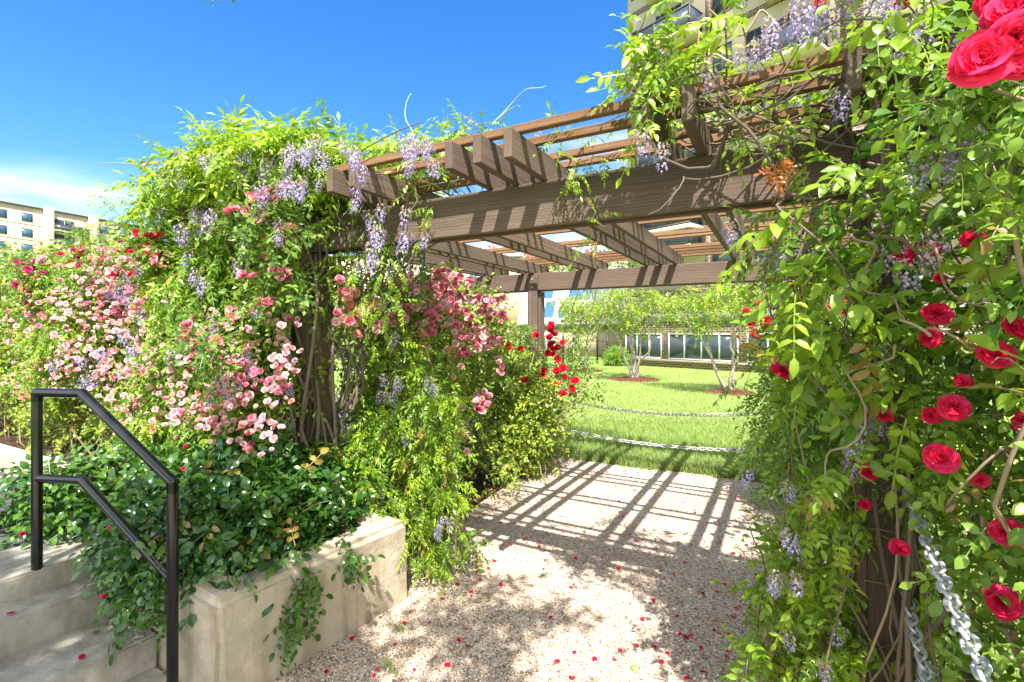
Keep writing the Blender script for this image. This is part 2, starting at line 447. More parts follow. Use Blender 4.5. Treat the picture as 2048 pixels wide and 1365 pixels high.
def place(mb, tpl, P, X, up, size, colr, jit=.16):
    """put one copy of a template per row of P, its X along the row of X"""
    X = unit(X); Y = unit(np.cross(up, X)); Zv = np.cross(X, Y)
    which = rng.integers(0, len(tpl), len(P))
    for k, t in enumerate(tpl):
        i = np.where(which == k)[0]
        if not len(i): continue
        s = size[i][:, None, None]
        V = P[i][:, None, :] + s * (t.V[None, :, :1] * X[i][:, None, :] + t.V[None, :, 1:2] * Y[i][:, None, :] + t.V[None, :, 2:] * Zv[i][:, None, :])
        nV = len(t.V); F = t.F[None] + (np.arange(len(i)) * nV)[:, None, None]
        C = colr[i][:, None, :] * (1 + jit * t.J[None, :, None])
        mb.add(V.reshape(-1, 3), F.reshape(-1, t.F.shape[1]), np.clip(C, .004, 1).reshape(-1, 3))


SUN_DIR = A3([.027, -.627, 1.]); SUN_DIR = SUN_DIR / np.linalg.norm(SUN_DIR)   # towards the sun

PAL = dict(                       # (mature, young) leaf colours
    wis=((.07, .19, .016), (.34, .47, .03)),
    rose=((.055, .14, .020), (.20, .33, .04)),
    pale=((.085, .19, .018), (.37, .45, .055)),
    dark=((.026, .095, .014), (.11, .23, .02)),
    mid=((.065, .17, .020), (.29, .43, .055)),
    tree=((.13, .24, .02), (.38, .44, .05)),
)


CLEAR = np.zeros((0, 4))          # (x, y, z, radius): open blooms and rails that stand clear of the leaves in front of them
EYE = A3([0., 0., CAMH])


def clear_mask(P):
    if not len(CLEAR): return np.ones(len(P), bool)
    ok = np.ones(len(P), bool)
    for x, y, z, rad in CLEAR:
        c = A3([x, y, z]) - EYE; L_ = np.linalg.norm(c); u = c / L_
        w = P - EYE; t = w @ u; d = np.linalg.norm(w - t[:, None] * u, axis=1)
        ok &= ~((t > .25 * L_) & (t < L_ + .03) & (d < rad * np.maximum(t, .01) / L_ * 1.0 + .012))
    return ok


def shoots(lf, st, tpl, S, D, Ln, K, size, pal, droop=.35, young=.0, stemr=.0022, stemcol=(.12, .15, .04), curl=.25, spread=.9):
    """leafy shoots: a bending stem from each start S along D, with K leaves set alternately along it"""
    S = np.asarray(S, float); n = len(S); D = unit(np.asarray(D, float)); Ln = np.broadcast_to(np.asarray(Ln, float), (n,))
    side = unit(np.cross(D, ZUP + rng.normal(0, .25, (n, 3)))); up = np.cross(side, D)
    cb = rng.normal(0, curl, n)
    mat, yng = A3(PAL[pal][0]), A3(PAL[pal][1])
    sh = rng.random(n)

    def pos(t):
        return S + D * (Ln * t)[:, None] + side * (cb * Ln * t * t)[:, None] - ZUP * (droop * Ln * t * t)[:, None]
    tips = None
    roll = rng.uniform(0, 6.28, n)
    for k in range(K):
        t = np.full(n, (k + .6) / K) + rng.normal(0, .03, n)
        p = pos(t); tg = unit(pos(t + .02) - pos(t - .02))
        a = roll + k * 2.4
        lat = np.cos(a)[:, None] * side + np.sin(a)[:, None] * up
        last = (k == K - 1)
        dirl = tg * (.95 if last else .5) + lat * (.25 if last else spread) + rng.normal(0, .18, (n, 3)) - ZUP * .1
        uph = ZUP * .55 + SUN_DIR * .6 + rng.normal(0, .4, (n, 3))
        w = np.clip(.45 * sh + .35 * t + rng.normal(0, .18, n) + young, 0, 1)[:, None]
        c = mat * (1 - w) + yng * w
        old = rng.random((n, 1)) < .018; c = np.where(old, A3([[.40, .27, .06]]) * rng.uniform(.6, 1.1, (n, 1)), c)
        sz = size * rng.uniform(.55, 1.22, n) * (.8 if last else 1)
        ok = clear_mask(p + unit(dirl) * (sz * .6)[:, None])
        place(lf, tpl, p[ok], dirl[ok], uph[ok], sz[ok], c[ok])
    if st is not None:
        q = [pos(np.full(n, t)) for t in (0, .33, .66, 1.)]
        for a, b, ra, rb in ((q[0], q[1], 1.3, 1.), (q[1], q[2], 1., .8), (q[2], q[3], .8, .4)):
            off = [side * stemr, (-side * .5 + up * .87) * stemr, (-side * .5 - up * .87) * stemr]
            V = np.stack([a + off[0] * ra, a + off[1] * ra, a + off[2] * ra, b + off[0] * rb, b + off[1] * rb, b + off[2] * rb], 1)
            F = A3([(0, 1, 4, 3), (1, 2, 5, 4), (2, 0, 3, 5)])[None] + (np.arange(n) * 6)[:, None, None]
            st.add(V.reshape(-1, 3), F.reshape(-1, 4), A3(stemcol) * rng.uniform(.7, 1.4))
    return pos(np.ones(n))


_ph = rng.uniform(0, 6.28, (6, 3)); _fr = rng.uniform(.6, 1.5, (6, 3)) * rng.choice([-1, 1], (6, 3))


def clump(P, scale):
    """smooth pseudo-noise in about -1..1, used to open gaps and make masses"""
    s = 0
    for k in range(6):
        s = s + np.sin(P[:, 0] * _fr[k, 0] * scale + _ph[k, 0] + 1.7 * np.sin(P[:, 1] * scale * .6 + _ph[k, 1])) * np.sin(P[:, 2] * _fr[k, 2] * scale + P[:, 1] * _fr[k, 1] * scale + _ph[k, 2])
    return s / 2.6


def rand_box(n, r, v, z):
    return np.stack([rng.uniform(*r, n), rng.uniform(*v, n), rng.uniform(*z, n)], 1)


def wander(p0, p1, n=14, amp=.06, waves=2.2):
    p0, p1 = A3(p0, float), A3(p1, float); t = np.linspace(0, 1, n)[:, None]
    P = p0 * (1 - t) + p1 * t
    for k in range(3):
        d = rng.normal(0, 1, 3); f = waves * rng.uniform(.5, 1.6)
        P = P + d[None] * amp * np.sin(t * math.pi * f + rng.uniform(0, 6)) * np.sin(t * math.pi) ** .5 * .6
    return P


# ------------------------------------------------------------------ flowers
def rose_T(colr, seed, petals=24, hi=True, openn=.75, var=.12, edge=1.25, heart=None, tip=None):
    r = np.random.default_rng(seed); nu, nt = (5, 5) if hi else (3, 3)
    VV, FF, JJ, CC, n = [], [], [], [], 0
    for j in range(petals):
        q = j / (petals - 1); az = j * 2.39996 + r.normal(0, .2)
        Lp = (.18 + .36 * q) * r.uniform(.88, 1.1); Wp = Lp * (.62 + .16 * q) * r.uniform(.9, 1.12)
        th0 = math.radians(88 - 55 * q * openn + r.normal(0, 5)); th1 = math.radians(66 - 105 * q * openn + r.normal(0, 9))
        ru, rt = np.meshgrid(np.linspace(-1, 1, nu), np.linspace(0, 1, nt))
        tt = rt[:, 0]; th = th0 + (th1 - th0) * tt ** 1.2
        rad = .012 + np.concatenate([[0], np.cumsum(np.cos(th[:-1]) * np.diff(tt))]) * Lp
        hh = .05 * (1 - q) + np.concatenate([[0], np.cumsum(np.sin(th[:-1]) * np.diff(tt))]) * Lp
        wv = Wp * np.clip(np.sin(np.clip(.18 + tt * .8, 0, 1) * math.pi * .82), .12, 1) ** .8
        ruf = r.normal(0, .034 if hi else .025, (nt, nu)) * (tt[:, None] ** 1.5) * (1 + q)
        x = rad[:, None] + 0 * ru - .28 * Wp * (ru ** 2) * (1 - .55 * q) * tt[:, None]; y = ru * wv[:, None]
        z = hh[:, None] + .20 * Wp * (ru ** 2) * (1 - 1.2 * q) + ruf
        # petal tip notch
        x = x - (np.abs(ru) > .6) * (tt[:, None] > .9) * .04 * Lp
        c, s_ = math.cos(az), math.sin(az)
        VV.append(np.stack([c * x - s_ * y, s_ * x + c * y, z], -1).reshape(-1, 3))
        ii = np.arange(nu * nt).reshape(nt, nu)
        FF.append(np.stack([ii[:-1, :-1], ii[:-1, 1:], ii[1:, 1:], ii[1:, :-1]], -1).reshape(-1, 4) + n); n += nu * nt
        b = 1 + r.normal(0, var * 1.5)
        g = (.75 + (edge - .75) * tt)[:, None, None]
        cc = A3(colr)[None, None] * b * g * np.ones((nt, nu, 1))
        if heart is not None:
            k = ((1 - tt) ** 2 * .7)[:, None, None]; cc = cc * (1 - k) + A3(heart)[None, None] * k
        if tip is not None:
            k = ((tt ** 2.2) * np.clip(.55 + r.normal(0, .25), 0, 1))[:, None, None]; cc = cc * (1 - k) + A3(tip)[None, None] * k
        CC.append(np.clip(cc, 0, .95).reshape(-1, 3))
    V = np.concatenate(VV); s = .5 / np.percentile(np.hypot(V[:, 0], V[:, 1]), 97)
    V = V * s; V[:, 2] -= .12
    return T(V, np.concatenate(FF), np.zeros(len(V)), np.concatenate(CC))


def raceme_T(seed, n=54, c1=(.66, .55, .86), c2=(.46, .34, .74), spent=.25):
    """a hanging wisteria cluster one unit long, of small two-lipped florets"""
    r = np.random.default_rng(seed); VV, FF, CC, m = [], [], [], 0
    sag = r.normal(0, .12, 2)
    for i in range(n):
        t = (i + r.random()) / n; az = i * 2.4 + r.normal(0, .3)
        rad = .36 * (1 - .6 * t) * (.5 + .5 * min(1, t * 4)) * r.uniform(.7, 1.2)
        axis = A3([sag[0] * t * t, sag[1] * t * t, -t])
        out = A3([math.cos(az), math.sin(az), -.1 + r.normal(0, .3)]); out /= np.linalg.norm(out)
        tng = unit(np.cross(out, A3([0, 0, 1.]))); upv = np.cross(tng, out)
        p = axis + out * rad; s = .135 * (1 - .35 * t) * r.uniform(.8, 1.15)
        is_sp = (t < spent and r.random() < .7)
        ca = A3((.52, .42, .33)) if is_sp else A3(c1) * r.uniform(.8, 1.2); cb = A3((.42, .30, .28)) if is_sp else A3(c2) * r.uniform(.75, 1.2)
        # standard petal, folded
        q = [p, p + s * (.9 * tng * .55 + upv * .55 + out * .15), p + s * (upv * 1.0 + out * .0), p + s * (-.9 * tng * .55 + upv * .55 + out * .15)]
        VV.append(A3(q)); FF.append(A3([(0, 1, 2, 3)]) + m); CC.append(np.tile(ca, (4, 1))); m += 4
        # keel / wings
        for sg in (1, -1):
            q = [p, p + s * (sg * .30 * tng + out * .55 - upv * .05), p + s * (sg * .12 * tng + out * .85 - upv * .30), p + s * (out * .5 - upv * .35)]
            VV.append(A3(q)); FF.append(A3([(0, 1, 2, 3)]) + m); CC.append(np.tile(cb, (4, 1))); m += 4
        # pedicel
        q = [axis, axis + tng * .008, p + tng * .008, p]
        VV.append(A3(q)); FF.append(A3([(0, 1, 2, 3)]) + m); CC.append(np.tile(A3((.20, .22, .10)), (4, 1))); m += 4
    q = [A3([0, 0, .25]), A3([.012, 0, .25]), A3([sag[0] + .012, sag[1], -1.]), A3([sag[0], sag[1], -1.])]
    VV.append(A3(q)); FF.append(A3([(0, 1, 2, 3)]) + m); CC.append(np.tile(A3((.18, .2, .09)), (4, 1))); m += 4
    return T(np.concatenate(VV), np.concatenate(FF), np.zeros(m), np.clip(np.concatenate(CC), 0, .95))


def tmesh(t, name):
    mb = MB(); mb.add(t.V, t.F, t.col); return mb.mesh(name, MAT['petal'], smooth=False)


RED, PINK, PALE, CORAL, MAGENTA, CRIMSON = (.74, .010, .030), (.84, .17, .32), (.88, .46, .50), (.86, .30, .28), (.70, .012, .24), (.68, .012, .07)
FL = {}
for nm, c, pet, hi, op, heart, tip in (('big_red', (.82, .012, .062), 44, True, .92, (.66, .005, .015), (.90, .06, .22)), ('red', RED, 18, False, .75, None, (.85, .03, .10)), ('pink', PINK, 18, False, .7, (.84, .20, .32), (.92, .50, .58)),
                                  ('pale', PALE, 15, False, .8, (.86, .36, .42), (.93, .74, .72)), ('coral', CORAL, 14, False, .75, None, (.9, .5, .45)), ('magenta', MAGENTA, 15, False, .8, None, (.82, .06, .36)), ('crimson', CRIMSON, 15, False, .8, None, (.8, .04, .16))):
    FL[nm] = [rose_T(c, 50 + k * 7 + len(nm), pet, hi, op + .08 * (k - 1), .12, 1.15, heart, tip) for k in range(3)]
FL['raceme'] = [raceme_T(70 + k, 54, spent=s) for k, s in enumerate((.12, .3, .55))]
FLM = {k: [tmesh(t, k + '_bloom_mesh') for t in v] for k, v in FL.items()}


def blooms(root, kind, P, Nn, size, name, cap=100, hang=False, label=None):
    """the blooms of a plant: the largest seen are objects of their own, whatever is past the cap is one mesh"""
    P = np.asarray(P, float).reshape(-1, 3); Nn = unit(np.asarray(Nn, float).reshape(-1, 3)); size = np.broadcast_to(np.asarray(size, float), (len(P),)).copy()
    kinds = np.array([kind] * len(P)) if isinstance(kind, str) else np.asarray(kind)
    dist = np.linalg.norm(P - A3([0, 0, CAMH]), axis=1); order = np.argsort(-size / dist)
    rest = MB(); base = A3(root.location)
    for q, i in enumerate(order):
        kk = str(kinds[i]); v = int(rng.integers(0, 3))
        a = rng.uniform(0, 6.28)
        Zv = Nn[i] if not hang else unit(ZUP + rng.normal(0, .12, 3))
        X = unit(np.cross(Zv, A3([math.cos(a), math.sin(a), .3]))); Y = np.cross(Zv, X)
        M3 = np.stack([X, Y, Zv], 1)
        if q < cap:
            o = link(name, FLM[kk][v], root, P[i] - base, M3, float(size[i]))
            if label: o['label'] = label
        else:
            t = FL[kk][v]; rest.add(P[i] + size[i] * (t.V @ M3.T), t.F, t.col)
    if rest.n:
        o = rest.build(name + '_mass', MAT['petal'], root); o['kind'] = 'stuff'


def vine_stems(root, paths, name='stem', colr=(.16, .125, .095)):
    for P, r0, r1 in paths:
        mb = MB(); mb.tube(P, np.linspace(r0, r1, len(P)), 6, A3(colr) * rng.uniform(.7, 1.35))
        mb.build(name, MAT['stem'], root, smooth=True)
# ================================================================== THE SETTING
d_ = A3([.545, .838, 0.]); e_ = A3([-.838, .545, 0.])         # planter wall direction / direction up the steps
Np = A3([-1.327, 2.24, 0.]); Fp = A3([-.668, 3.25, 0.])       # near and far foot of the planter's long face


def S2(o, kind='structure'):
    o['kind'] = kind; return o


# lawn: one sheet out to the horizon
mb = MB(); Rr = 900.
mb.add([(-Rr, -Rr, 0), (Rr, -Rr, 0), (Rr, Rr, 0), (-Rr, Rr, 0)], [(0, 1, 2, 3)])
S2(mb.build('lawn', MAT['lawn']))


def edge(p0, p1, n, amp):
    t = np.linspace(0, 1, n, endpoint=False)[:, None]; P = A3(p0) * (1 - t) + A3(p1) * t
    nrm = A3([-(p1[1] - p0[1]), p1[0] - p0[0]]); nrm = nrm / np.linalg.norm(nrm)
    w = amp * (np.sin(t * 19 + p0[0]) * .6 + np.sin(t * 47 + p0[1]) * .4)
    return P + nrm[None] * w


GC = [tuple(RV(r, v)[:2]) for r, v in ((-3.9, -4.), (.62, -4.), (.62, 6.45), (-3.5, 6.3), (-3.9, 4.))]
outl = np.concatenate([edge(GC[i], GC[(i + 1) % 5], 24, .035 if i in (1, 2) else .0) for i in range(5)])
mb = MB(); c = outl.mean(0)
for i in range(len(outl)):
    j = (i + 1) % len(outl)
    mb.add([(*c, .006), (*outl[i], .006), (*outl[j], .006)], [(0, 1, 2)])
S2(mb.build('gravel_path', MAT['gravel']))

# shaded mulch bed along the left side of the pergola
mb = MB(); mb.prism([RV(a, b)[:2] for a, b in ((-3.5, 2.75), (-2.62, 2.8), (-2.66, 3.6), (-2.72, 4.4), (-2.75, 5.2), (-2.78, 6.35), (-3.5, 6.4))][::-1][::-1], -.02, .014)
S2(mb.build('mulch_bed', MAT['soil']))

# raised ground to the left: asphalt drive with a kerb and a planted bed behind it
tp = [Np + 1.30 * e_ - 5 * d_, Np + 1.30 * e_, Np + 1.22 * e_ + 1.3 * d_, RV(-3.42, 2.9), RV(-3.5, 6.3), RV(-30, 6.3), RV(-30, -9)]
mb = MB(); mb.prism([p[:2] for p in tp], -.3, .45)
S2(mb.build('driveway', MAT['asphalt']))
mb = MB(); mb.prism([RV(a, b)[:2] for a, b in ((-3.5, 1.95), (-3.5, 3.3), (-26, 3.3), (-26, 1.95))][::-1], .40, .555)
S2(mb.build('planting_bed', MAT['soil']))
kb = MB(); kb.prism([RV(a, b)[:2] for a, b in ((-3.55, 1.76), (-3.55, 1.947), (-26, 1.947), (-26, 1.76))][::-1], .40, .60)
S2(kb.build('kerb', MAT['concrete']))

# ------------------------------------------------------------------ steps, planter, handrail
st_ = thing('concrete_steps', 'grey concrete steps with worn edges beside the black handrail', 'steps', Np + .6 * e_)


def slab(name, root, s0, s1, l0, l1, z0, z1, mat, bev=.012):
    """block spanning s0..s1 up the steps and l0..l1 along the wall direction, measured from the planter's near foot"""
    bm = bmesh.new(); vs = []
    for z in (z0, z1):
        for s, l in ((s0, l0), (s1, l0), (s1, l1), (s0, l1)):
            p = Np + s * e_ + l * d_; vs.append(bm.verts.new((p[0], p[1], z)))
    for f in ((0, 1, 2, 3), (7, 6, 5, 4), (0, 4, 5, 1), (1, 5, 6, 2), (2, 6, 7, 3), (3, 7, 4, 0)):
        bm.faces.new([vs[i] for i in f])
    bmesh.ops.recalc_face_normals(bm, faces=bm.faces)
    bmesh.ops.subdivide_edges(bm, edges=[e for e in bm.edges if e.calc_length() > .5], cuts=14, use_grid_fill=True)
    bmesh.ops.bevel(bm, geom=[e for e in bm.edges if e.is_manifold and e.calc_face_angle(0) > .5], offset=bev, segments=2, affect='EDGES')
    b = A3(root.location) if root is not None else np.zeros(3)
    for v in bm.verts:
        k = .004 * math.sin(v.co.x * 23 + v.co.z * 31) + .003 * math.sin(v.co.y * 41 + v.co.z * 17)
        v.co = Vector((v.co.x + k - b[0], v.co.y + k * .6 - b[1], v.co.z + k * .5 - b[2]))
    me = bpy.data.meshes.new(name); bm.to_mesh(me); bm.free(); me.materials.append(mat)
    return link(name, me, root)


slab('step', st_, .58, 1.02, -2.6, -.012, -.05, .19, MAT['step'])
slab('step', st_, .985, 1.36, -2.6, -.012, -.04, .35, MAT['step'])
slab('step', st_, 1.22, 1.72, -2.6, -.012, .1, .47, MAT['step'])
slab('step', st_, -.25, .60, -2.6, -.012, -.06, .03, MAT['step'])

pl = thing('concrete_planter', 'cream concrete planter wall with rounded corner beside the gravel path', 'planter', Np)
bm = bmesh.new(); ol = [(0, 0), (0, 1.206), (1.5, 1.206), (1.5, 1.03), (.21, 1.03), (.21, .20), (1.95, .20), (1.95, 0)]
vs = [bm.verts.new(Vector(s_ * e_ + l_ * d_ - .1 * ZUP)) for s_, l_ in ol]; f0 = bm.faces.new(vs)
ex = bmesh.ops.extrude_face_region(bm, geom=[f0]); bmesh.ops.translate(bm, vec=(0, 0, .61), verts=[g for g in ex['geom'] if isinstance(g, bmesh.types.BMVert)])
bmesh.ops.recalc_face_normals(bm, faces=bm.faces)
bmesh.ops.bevel(bm, geom=[e for e in bm.edges if e.calc_face_angle(0) > .5], offset=.032, segments=3, affect='EDGES')
bmesh.ops.triangulate(bm, faces=[f for f in bm.faces if len(f.verts) > 4])
bmesh.ops.subdivide_edges(bm, edges=[e for e in bm.edges if e.calc_length() > .25], cuts=5, use_grid_fill=True)
for v in bm.verts:
    k = .004 * math.sin(v.co.x * 21 + v.co.z * 9) + .003 * math.sin(v.co.y * 33 + v.co.z * 23); v.co += Vector((k, k * .6, k * .7))
me = bpy.data.meshes.new('wall'); bm.to_mesh(me); bm.free(); me.materials.append(MAT['concrete']); link('wall', me, pl)
slab('soil', pl, .2, 1.93, .19, 1.04, .1, .475, MAT['soil'], .004)

hr = thing('handrail', 'black steel pipe handrail on two posts above the steps', 'handrail', (-2.0, 2.5, .2))
pF = A3([-2.545, 2.66]); pB = A3([-2.262, 2.615]); pN = A3([-1.600, 2.34])
zT, zN = 1.413, 1.03


def pipe(name, pts, r=.0245):
    mb = MB(); P = A3(pts, float)
    for a, b in zip(P[:-1], P[1:]):
        mb.tube(np.linspace(a, b, 5), r, 18)
    for q in P[1:-1]:                                   # mitred corner filled by a ball
        u_, w_ = np.meshgrid(np.linspace(0, 2 * math.pi, 17), np.linspace(0, math.pi, 9))
        V = np.stack([np.cos(u_) * np.sin(w_), np.sin(u_) * np.sin(w_), np.cos(w_)], -1) * r * 1.0 + q
        ii = np.arange(9 * 17).reshape(9, 17)
        mb.add(V.reshape(-1, 3), np.stack([ii[:-1, :-1], ii[1:, :-1], ii[1:, 1:], ii[:-1, 1:]], -1).reshape(-1, 4))
    return mb.build(name, MAT['black'], hr, smooth=True)


pipe('post', [(*pN, zN), (*pN, .03)])
pipe('post', [(*pF, zT), (*pF, .468)])
pipe('top_rail', [(*pF, zT - .05), (*pF, zT), (*pB, zT), (*pN, zN), (*pN, zN - .05)])
pipe('middle_rail', [(*pF, .955), (*pB, .955), (*pN, .565)], .022)

# ================================================================== PERGOLA
ZB, ZBT = 2.31, 2.555              # underside and top of the beams
pg = thing('pergola', 'weathered brown timber pergola with paired beams over the gravel path', 'pergola', RV(-1.34, 4.3))
VF, VB, RL, RR_ = 2.437, 6.146, -3.02, .36
W = MAT['wood']
for v in (VF, VF + .095, VB, VB + .095):
    r0, r1 = (-4.10, 1.55)
    board('beam', pg, RV(r1, v + .02, (ZB + ZBT) / 2), RV(r0, v + .02, (ZB + ZBT) / 2), ZUP, .04, ZBT - ZB, W, .005, .0)
for r in (RL, RR_):
    for v in (VF, VB):
        root = pg
        bmv = v + .0575 + .01
        mbp = []
        # a post is a core in the gap of the beams with four planks nailed round it
        c0 = RV(r, bmv, 0)
        p = board('post', pg, RV(r, bmv, -.1), RV(r, bmv, ZBT + .0), R2, .05, .10, W, .004)
        for dr, dv, w_, h_, top, ch in ((0, -.095, .042, .135, 2.52, .05), (0, .095, .042, .135, ZB - .01, .05), (-.082, 0, .135, .042, ZB - .01, .04), (.082, 0, .135, .042, ZB - .01, .04)):
            if abs(dv) > 0: board('plank', p, RV(r, bmv + dv, -.1), RV(r, bmv + dv, top), -R2, w_, h_, W, .005)
            else: board('plank', p, RV(r + dr, bmv, -.1), RV(r + dr, bmv, top), -R2, w_, h_, W, .005)
# children of a post are placed relative to the post itself
for p in [o for o in COL.objects if o.name.split('.')[0] == 'post' and o.parent == pg]:
    pw = Matrix.Translation(pg.location) @ p.matrix_basis
    for ch in [o for o in COL.objects if o.parent == p]:
        q = ch.rotation_quaternion.copy(); loc = ch.location.copy() + p.location
        cw = Matrix.Translation(loc) @ q.to_matrix().to_4x4()
        m = pw.inverted() @ cw
        ch.location = m.to_translation(); ch.rotation_quaternion = m.to_quaternion()

RAFT = [-3.87, -3.70, -3.19, -3.04, -2.33, -2.14, -1.48, -1.31, -1.14, -.49, -.33, .21, .37, 1.02, 1.18]
for i, r in enumerate(RAFT):
    a, b = 2.03 + rng.normal(0, .008), 6.62 + rng.normal(0, .02)
    board('rafter', pg, RV(r, b, ZBT + .072), RV(r, a, ZBT + .072), ZUP, .045, .142, W, .004)
BAT = [2.13, 2.315, 2.56, 2.715, 3.36, 3.52, 4.13, 4.29, 4.43, 5.07, 5.235, 5.9, 6.11, 6.33, 6.55]
for v in BAT:
    r0, r1 = -4.0 + rng.normal(0, .03), 1.45 + rng.normal(0, .05)
    if v < 2.2: r0 = -2.45
    board('batten', pg, RV(r1, v, ZBT + .144 + .02), RV(r0, v + rng.normal(0, .006), ZBT + .144 + .02), ZUP, .04, .04, MAT['batten'], .003)

for r in (RL, RR_):
    for v in (VF, VB):
        for z in (ZB + .05, ZB + .16):
            c = RV(r + rng.normal(0, .008), v + .0675 - .095 - .021, z); mb = MB(); mb.tube([c, c - V2 * .008], .011, 8); mb.build('bolt', MAT['galv'], pg)

# ------------------------------------------------------------------ chains
def chain(name, label, group, P0, P1, sag, pitch, wire, par=None):
    P0, P1 = A3(P0, float), A3(P1, float); t = np.linspace(0, 1, 400)[:, None]
    P = P0 * (1 - t) + P1 * t; P[:, 2] -= sag * 4 * (t * (1 - t))[:, 0]
    s = np.concatenate([[0], np.cumsum(np.linalg.norm(np.diff(P, axis=0), axis=1))]); n = int(s[-1] / pitch)
    mb = MB()
    for i in range(n):
        q = A3([np.interp((i + .5) * pitch, s, P[:, k]) for k in range(3)]); q2 = A3([np.interp((i + .6) * pitch, s, P[:, k]) for k in range(3)])
        X = unit(q2 - q); Y = unit(np.cross(ZUP, X)); Zv = np.cross(X, Y)
        a = math.radians(45 if i % 2 else -45) + rng.normal(0, .12); Yr = math.cos(a) * Y + math.sin(a) * Zv
        th = np.linspace(0, 2 * math.pi, 13); hl, hw = pitch * .62, pitch * .40
        cx = np.where(np.cos(th) > .01, hl - hw, np.where(np.cos(th) < -.01, -(hl - hw), 0)) + np.cos(th) * hw; cy = np.sin(th) * hw
        ring = q + cx[:, None] * X + cy[:, None] * Yr
        mb.tube(ring, wire, 6, caps=False)
    o = mb.build(name, MAT['galv'], None, smooth=True); tag(o, label, 'chain', group)
    return o


cl, cr = RV(RL + .1, VB, 0), RV(RR_ - .1, VB, 0)
chain('chain', 'upper of the two silver chains strung across the lawn edge', 'chains across the lawn edge', cl + ZUP * .90, cr + ZUP * .93, .16, .044, .006)
chain('chain', 'lower silver chain strung across the lawn edge nearer the ground', 'chains across the lawn edge', cl + ZUP * .50, cr + ZUP * .50, .13, .044, .006)
pr = RV(RR_ + .04, VF - .10, 0)
chain('chain', 'upper galvanised chain hooked high on the near right post', 'chains on the near post', pr + ZUP * 1.17, RV(.30, .10, 1.10), .10, .042, .0055)
chain('chain', 'lower galvanised chain hanging low on the near right post', 'chains on the near post', pr + ZUP * .76, RV(.30, .10, .74), .12, .042, .0055)

# ------------------------------------------------------------------ small wooden trellis at the end of the planter
tr = thing('wooden_trellis', 'pale wooden stake trellis with thin cross bars beside the planter end', 'trellis', RV(-2.2, 2.86, 0))
SK = MAT['stake']
for i, (r, v, h) in enumerate(((-2.30, 2.83, 1.50), (-2.08, 2.92, 1.1), (-2.50, 2.92, 1.62), (-2.72, 2.95, 1.45))):
    board('stake', tr, RV(r, v, -.05), RV(r + rng.normal(0, .02), v + rng.normal(0, .02), h), R2, .020, .034, SK, .002)
for z in (.10, .55, 1.0):
    board('cross_bar', tr, RV(-2.76, 2.97, z), RV(-2.04, 2.93, z + .01), ZUP, .012, .03, SK, .002)

# ------------------------------------------------------------------ trellis fence inside the rose hedge
tf = thing('trellis_fence', 'dark post and wire fence half buried in the pink rose hedge', 'fence', RV(-6, 2.5, .5))
for r in (-3.7, -5.2, -6.8, -8.4, -10.):
    board('post', tf, RV(r, 2.5, .5), RV(r, 2.5, 2.3), R2, .09, .09, W, .005)
for z in (.85, 1.4, 2.0):
    mb = MB(); mb.tube(np.linspace(RV(-10.2, 2.44, z), RV(-3.5, 2.44, z), 6), .007, 6); mb.build('wire', MAT['darkbark'], tf, smooth=True)

# ================================================================== BUILDINGS
def lbox(name, root, lo, hi, mat):
    mb = MB(); mb.box(lo, hi); return mb.build(name, mat, root, local=True)


def window(root, x0, x1, z0, z1, y, panes=2, fm='white', gl='bluegl', depth=.10, t=.06, sill=None):
    """frame standing a little proud of the wall plane y (outside is -y) with its glass set back as a sub-part"""
    mb = MB(); yo = y - .03
    mb.box((x0, yo, z0), (x0 + t, y + .05, z1)); mb.box((x1 - t, yo, z0), (x1, y + .05, z1))
    mb.box((x0 + t, yo, z1 - t), (x1 - t, y + .05, z1)); mb.box((x0 + t, yo, z0), (x1 - t, y + .05, z0 + t))
    for k in range(1, panes):
        xm = x0 + (x1 - x0) * k / panes; mb.box((xm - t * .5, yo + .002, z0 + t), (xm + t * .5, y + .05, z1 - t))
    f = mb.build('window', MAT[fm], root, local=True)
    mb = MB(); mb.box((x0 + t * .5, y - .008, z0 + t * .5), (x1 - t * .5, y + .04, z1 - t * .5)); mb.build('pane', MAT[gl], f, local=True)
    if sill:
        mb = MB(); mb.box((x0 - .06, y - .09, z0 - .09), (x1 + .06, y + .02, z0 - .003)); mb.build('sill', MAT[sill], f, local=True)
    return f


def balcony(root, x0, x1, z, y, dep, slabm='cream', rail='railgl', h=1.05, posts=4, railm='trim'):
    b = lbox('balcony', root, (x0, y - dep, z - .22), (x1, y - .002, z), MAT[slabm])
    mb = MB()
    for k in range(posts):
        x = x0 + .05 + (x1 - x0 - .1) * k / (posts - 1); mb.box((x - .03, y - dep + .02, z + .002), (x + .03, y - dep + .08, z + h))
    mb.box((x0 + .02, y - dep + .012, z + h + .002), (x1 - .02, y - dep + .09, z + h + .06))
    for x in (x0 + .05, x1 - .05):
        mb.box((x - .03, y - dep + .1, z + h - .05), (x + .03, y - .02, z + h)); mb.box((x - .03, y - .08, z + .002), (x + .03, y - .03, z + h - .052))
    mb.build('railing', MAT[railm], b, local=True)
    mb = MB(); mb.box((x0 + .08, y - dep + .04, z + .06), (x1 - .08, y - dep + .06, z + h - .02))
    for x in (x0 + .05, x1 - .05): mb.box((x - .01, y - dep + .1, z + .06), (x + .01, y - .1, z + h - .06))
    mb.build('glass_panel', MAT[rail], b, local=True)
    dm = MB(); dm.box((x0 + .3, y - .03, z + .003), (x0 + (x1 - x0) * .62, y + .03, z + 2.2)); d = dm.build('door', MAT['glass'], root, local=True)
    fr = MB()
    for x in (x0 + .3, x0 + .3 + ((x1 - x0) * .62 - .3) * .5, x0 + (x1 - x0) * .62):
        fr.box((x - .035, y - .05, z + .004), (x + .035, y - .031, z + 2.2))
    fr.build('frame', MAT['white'], d, local=True)
    return b


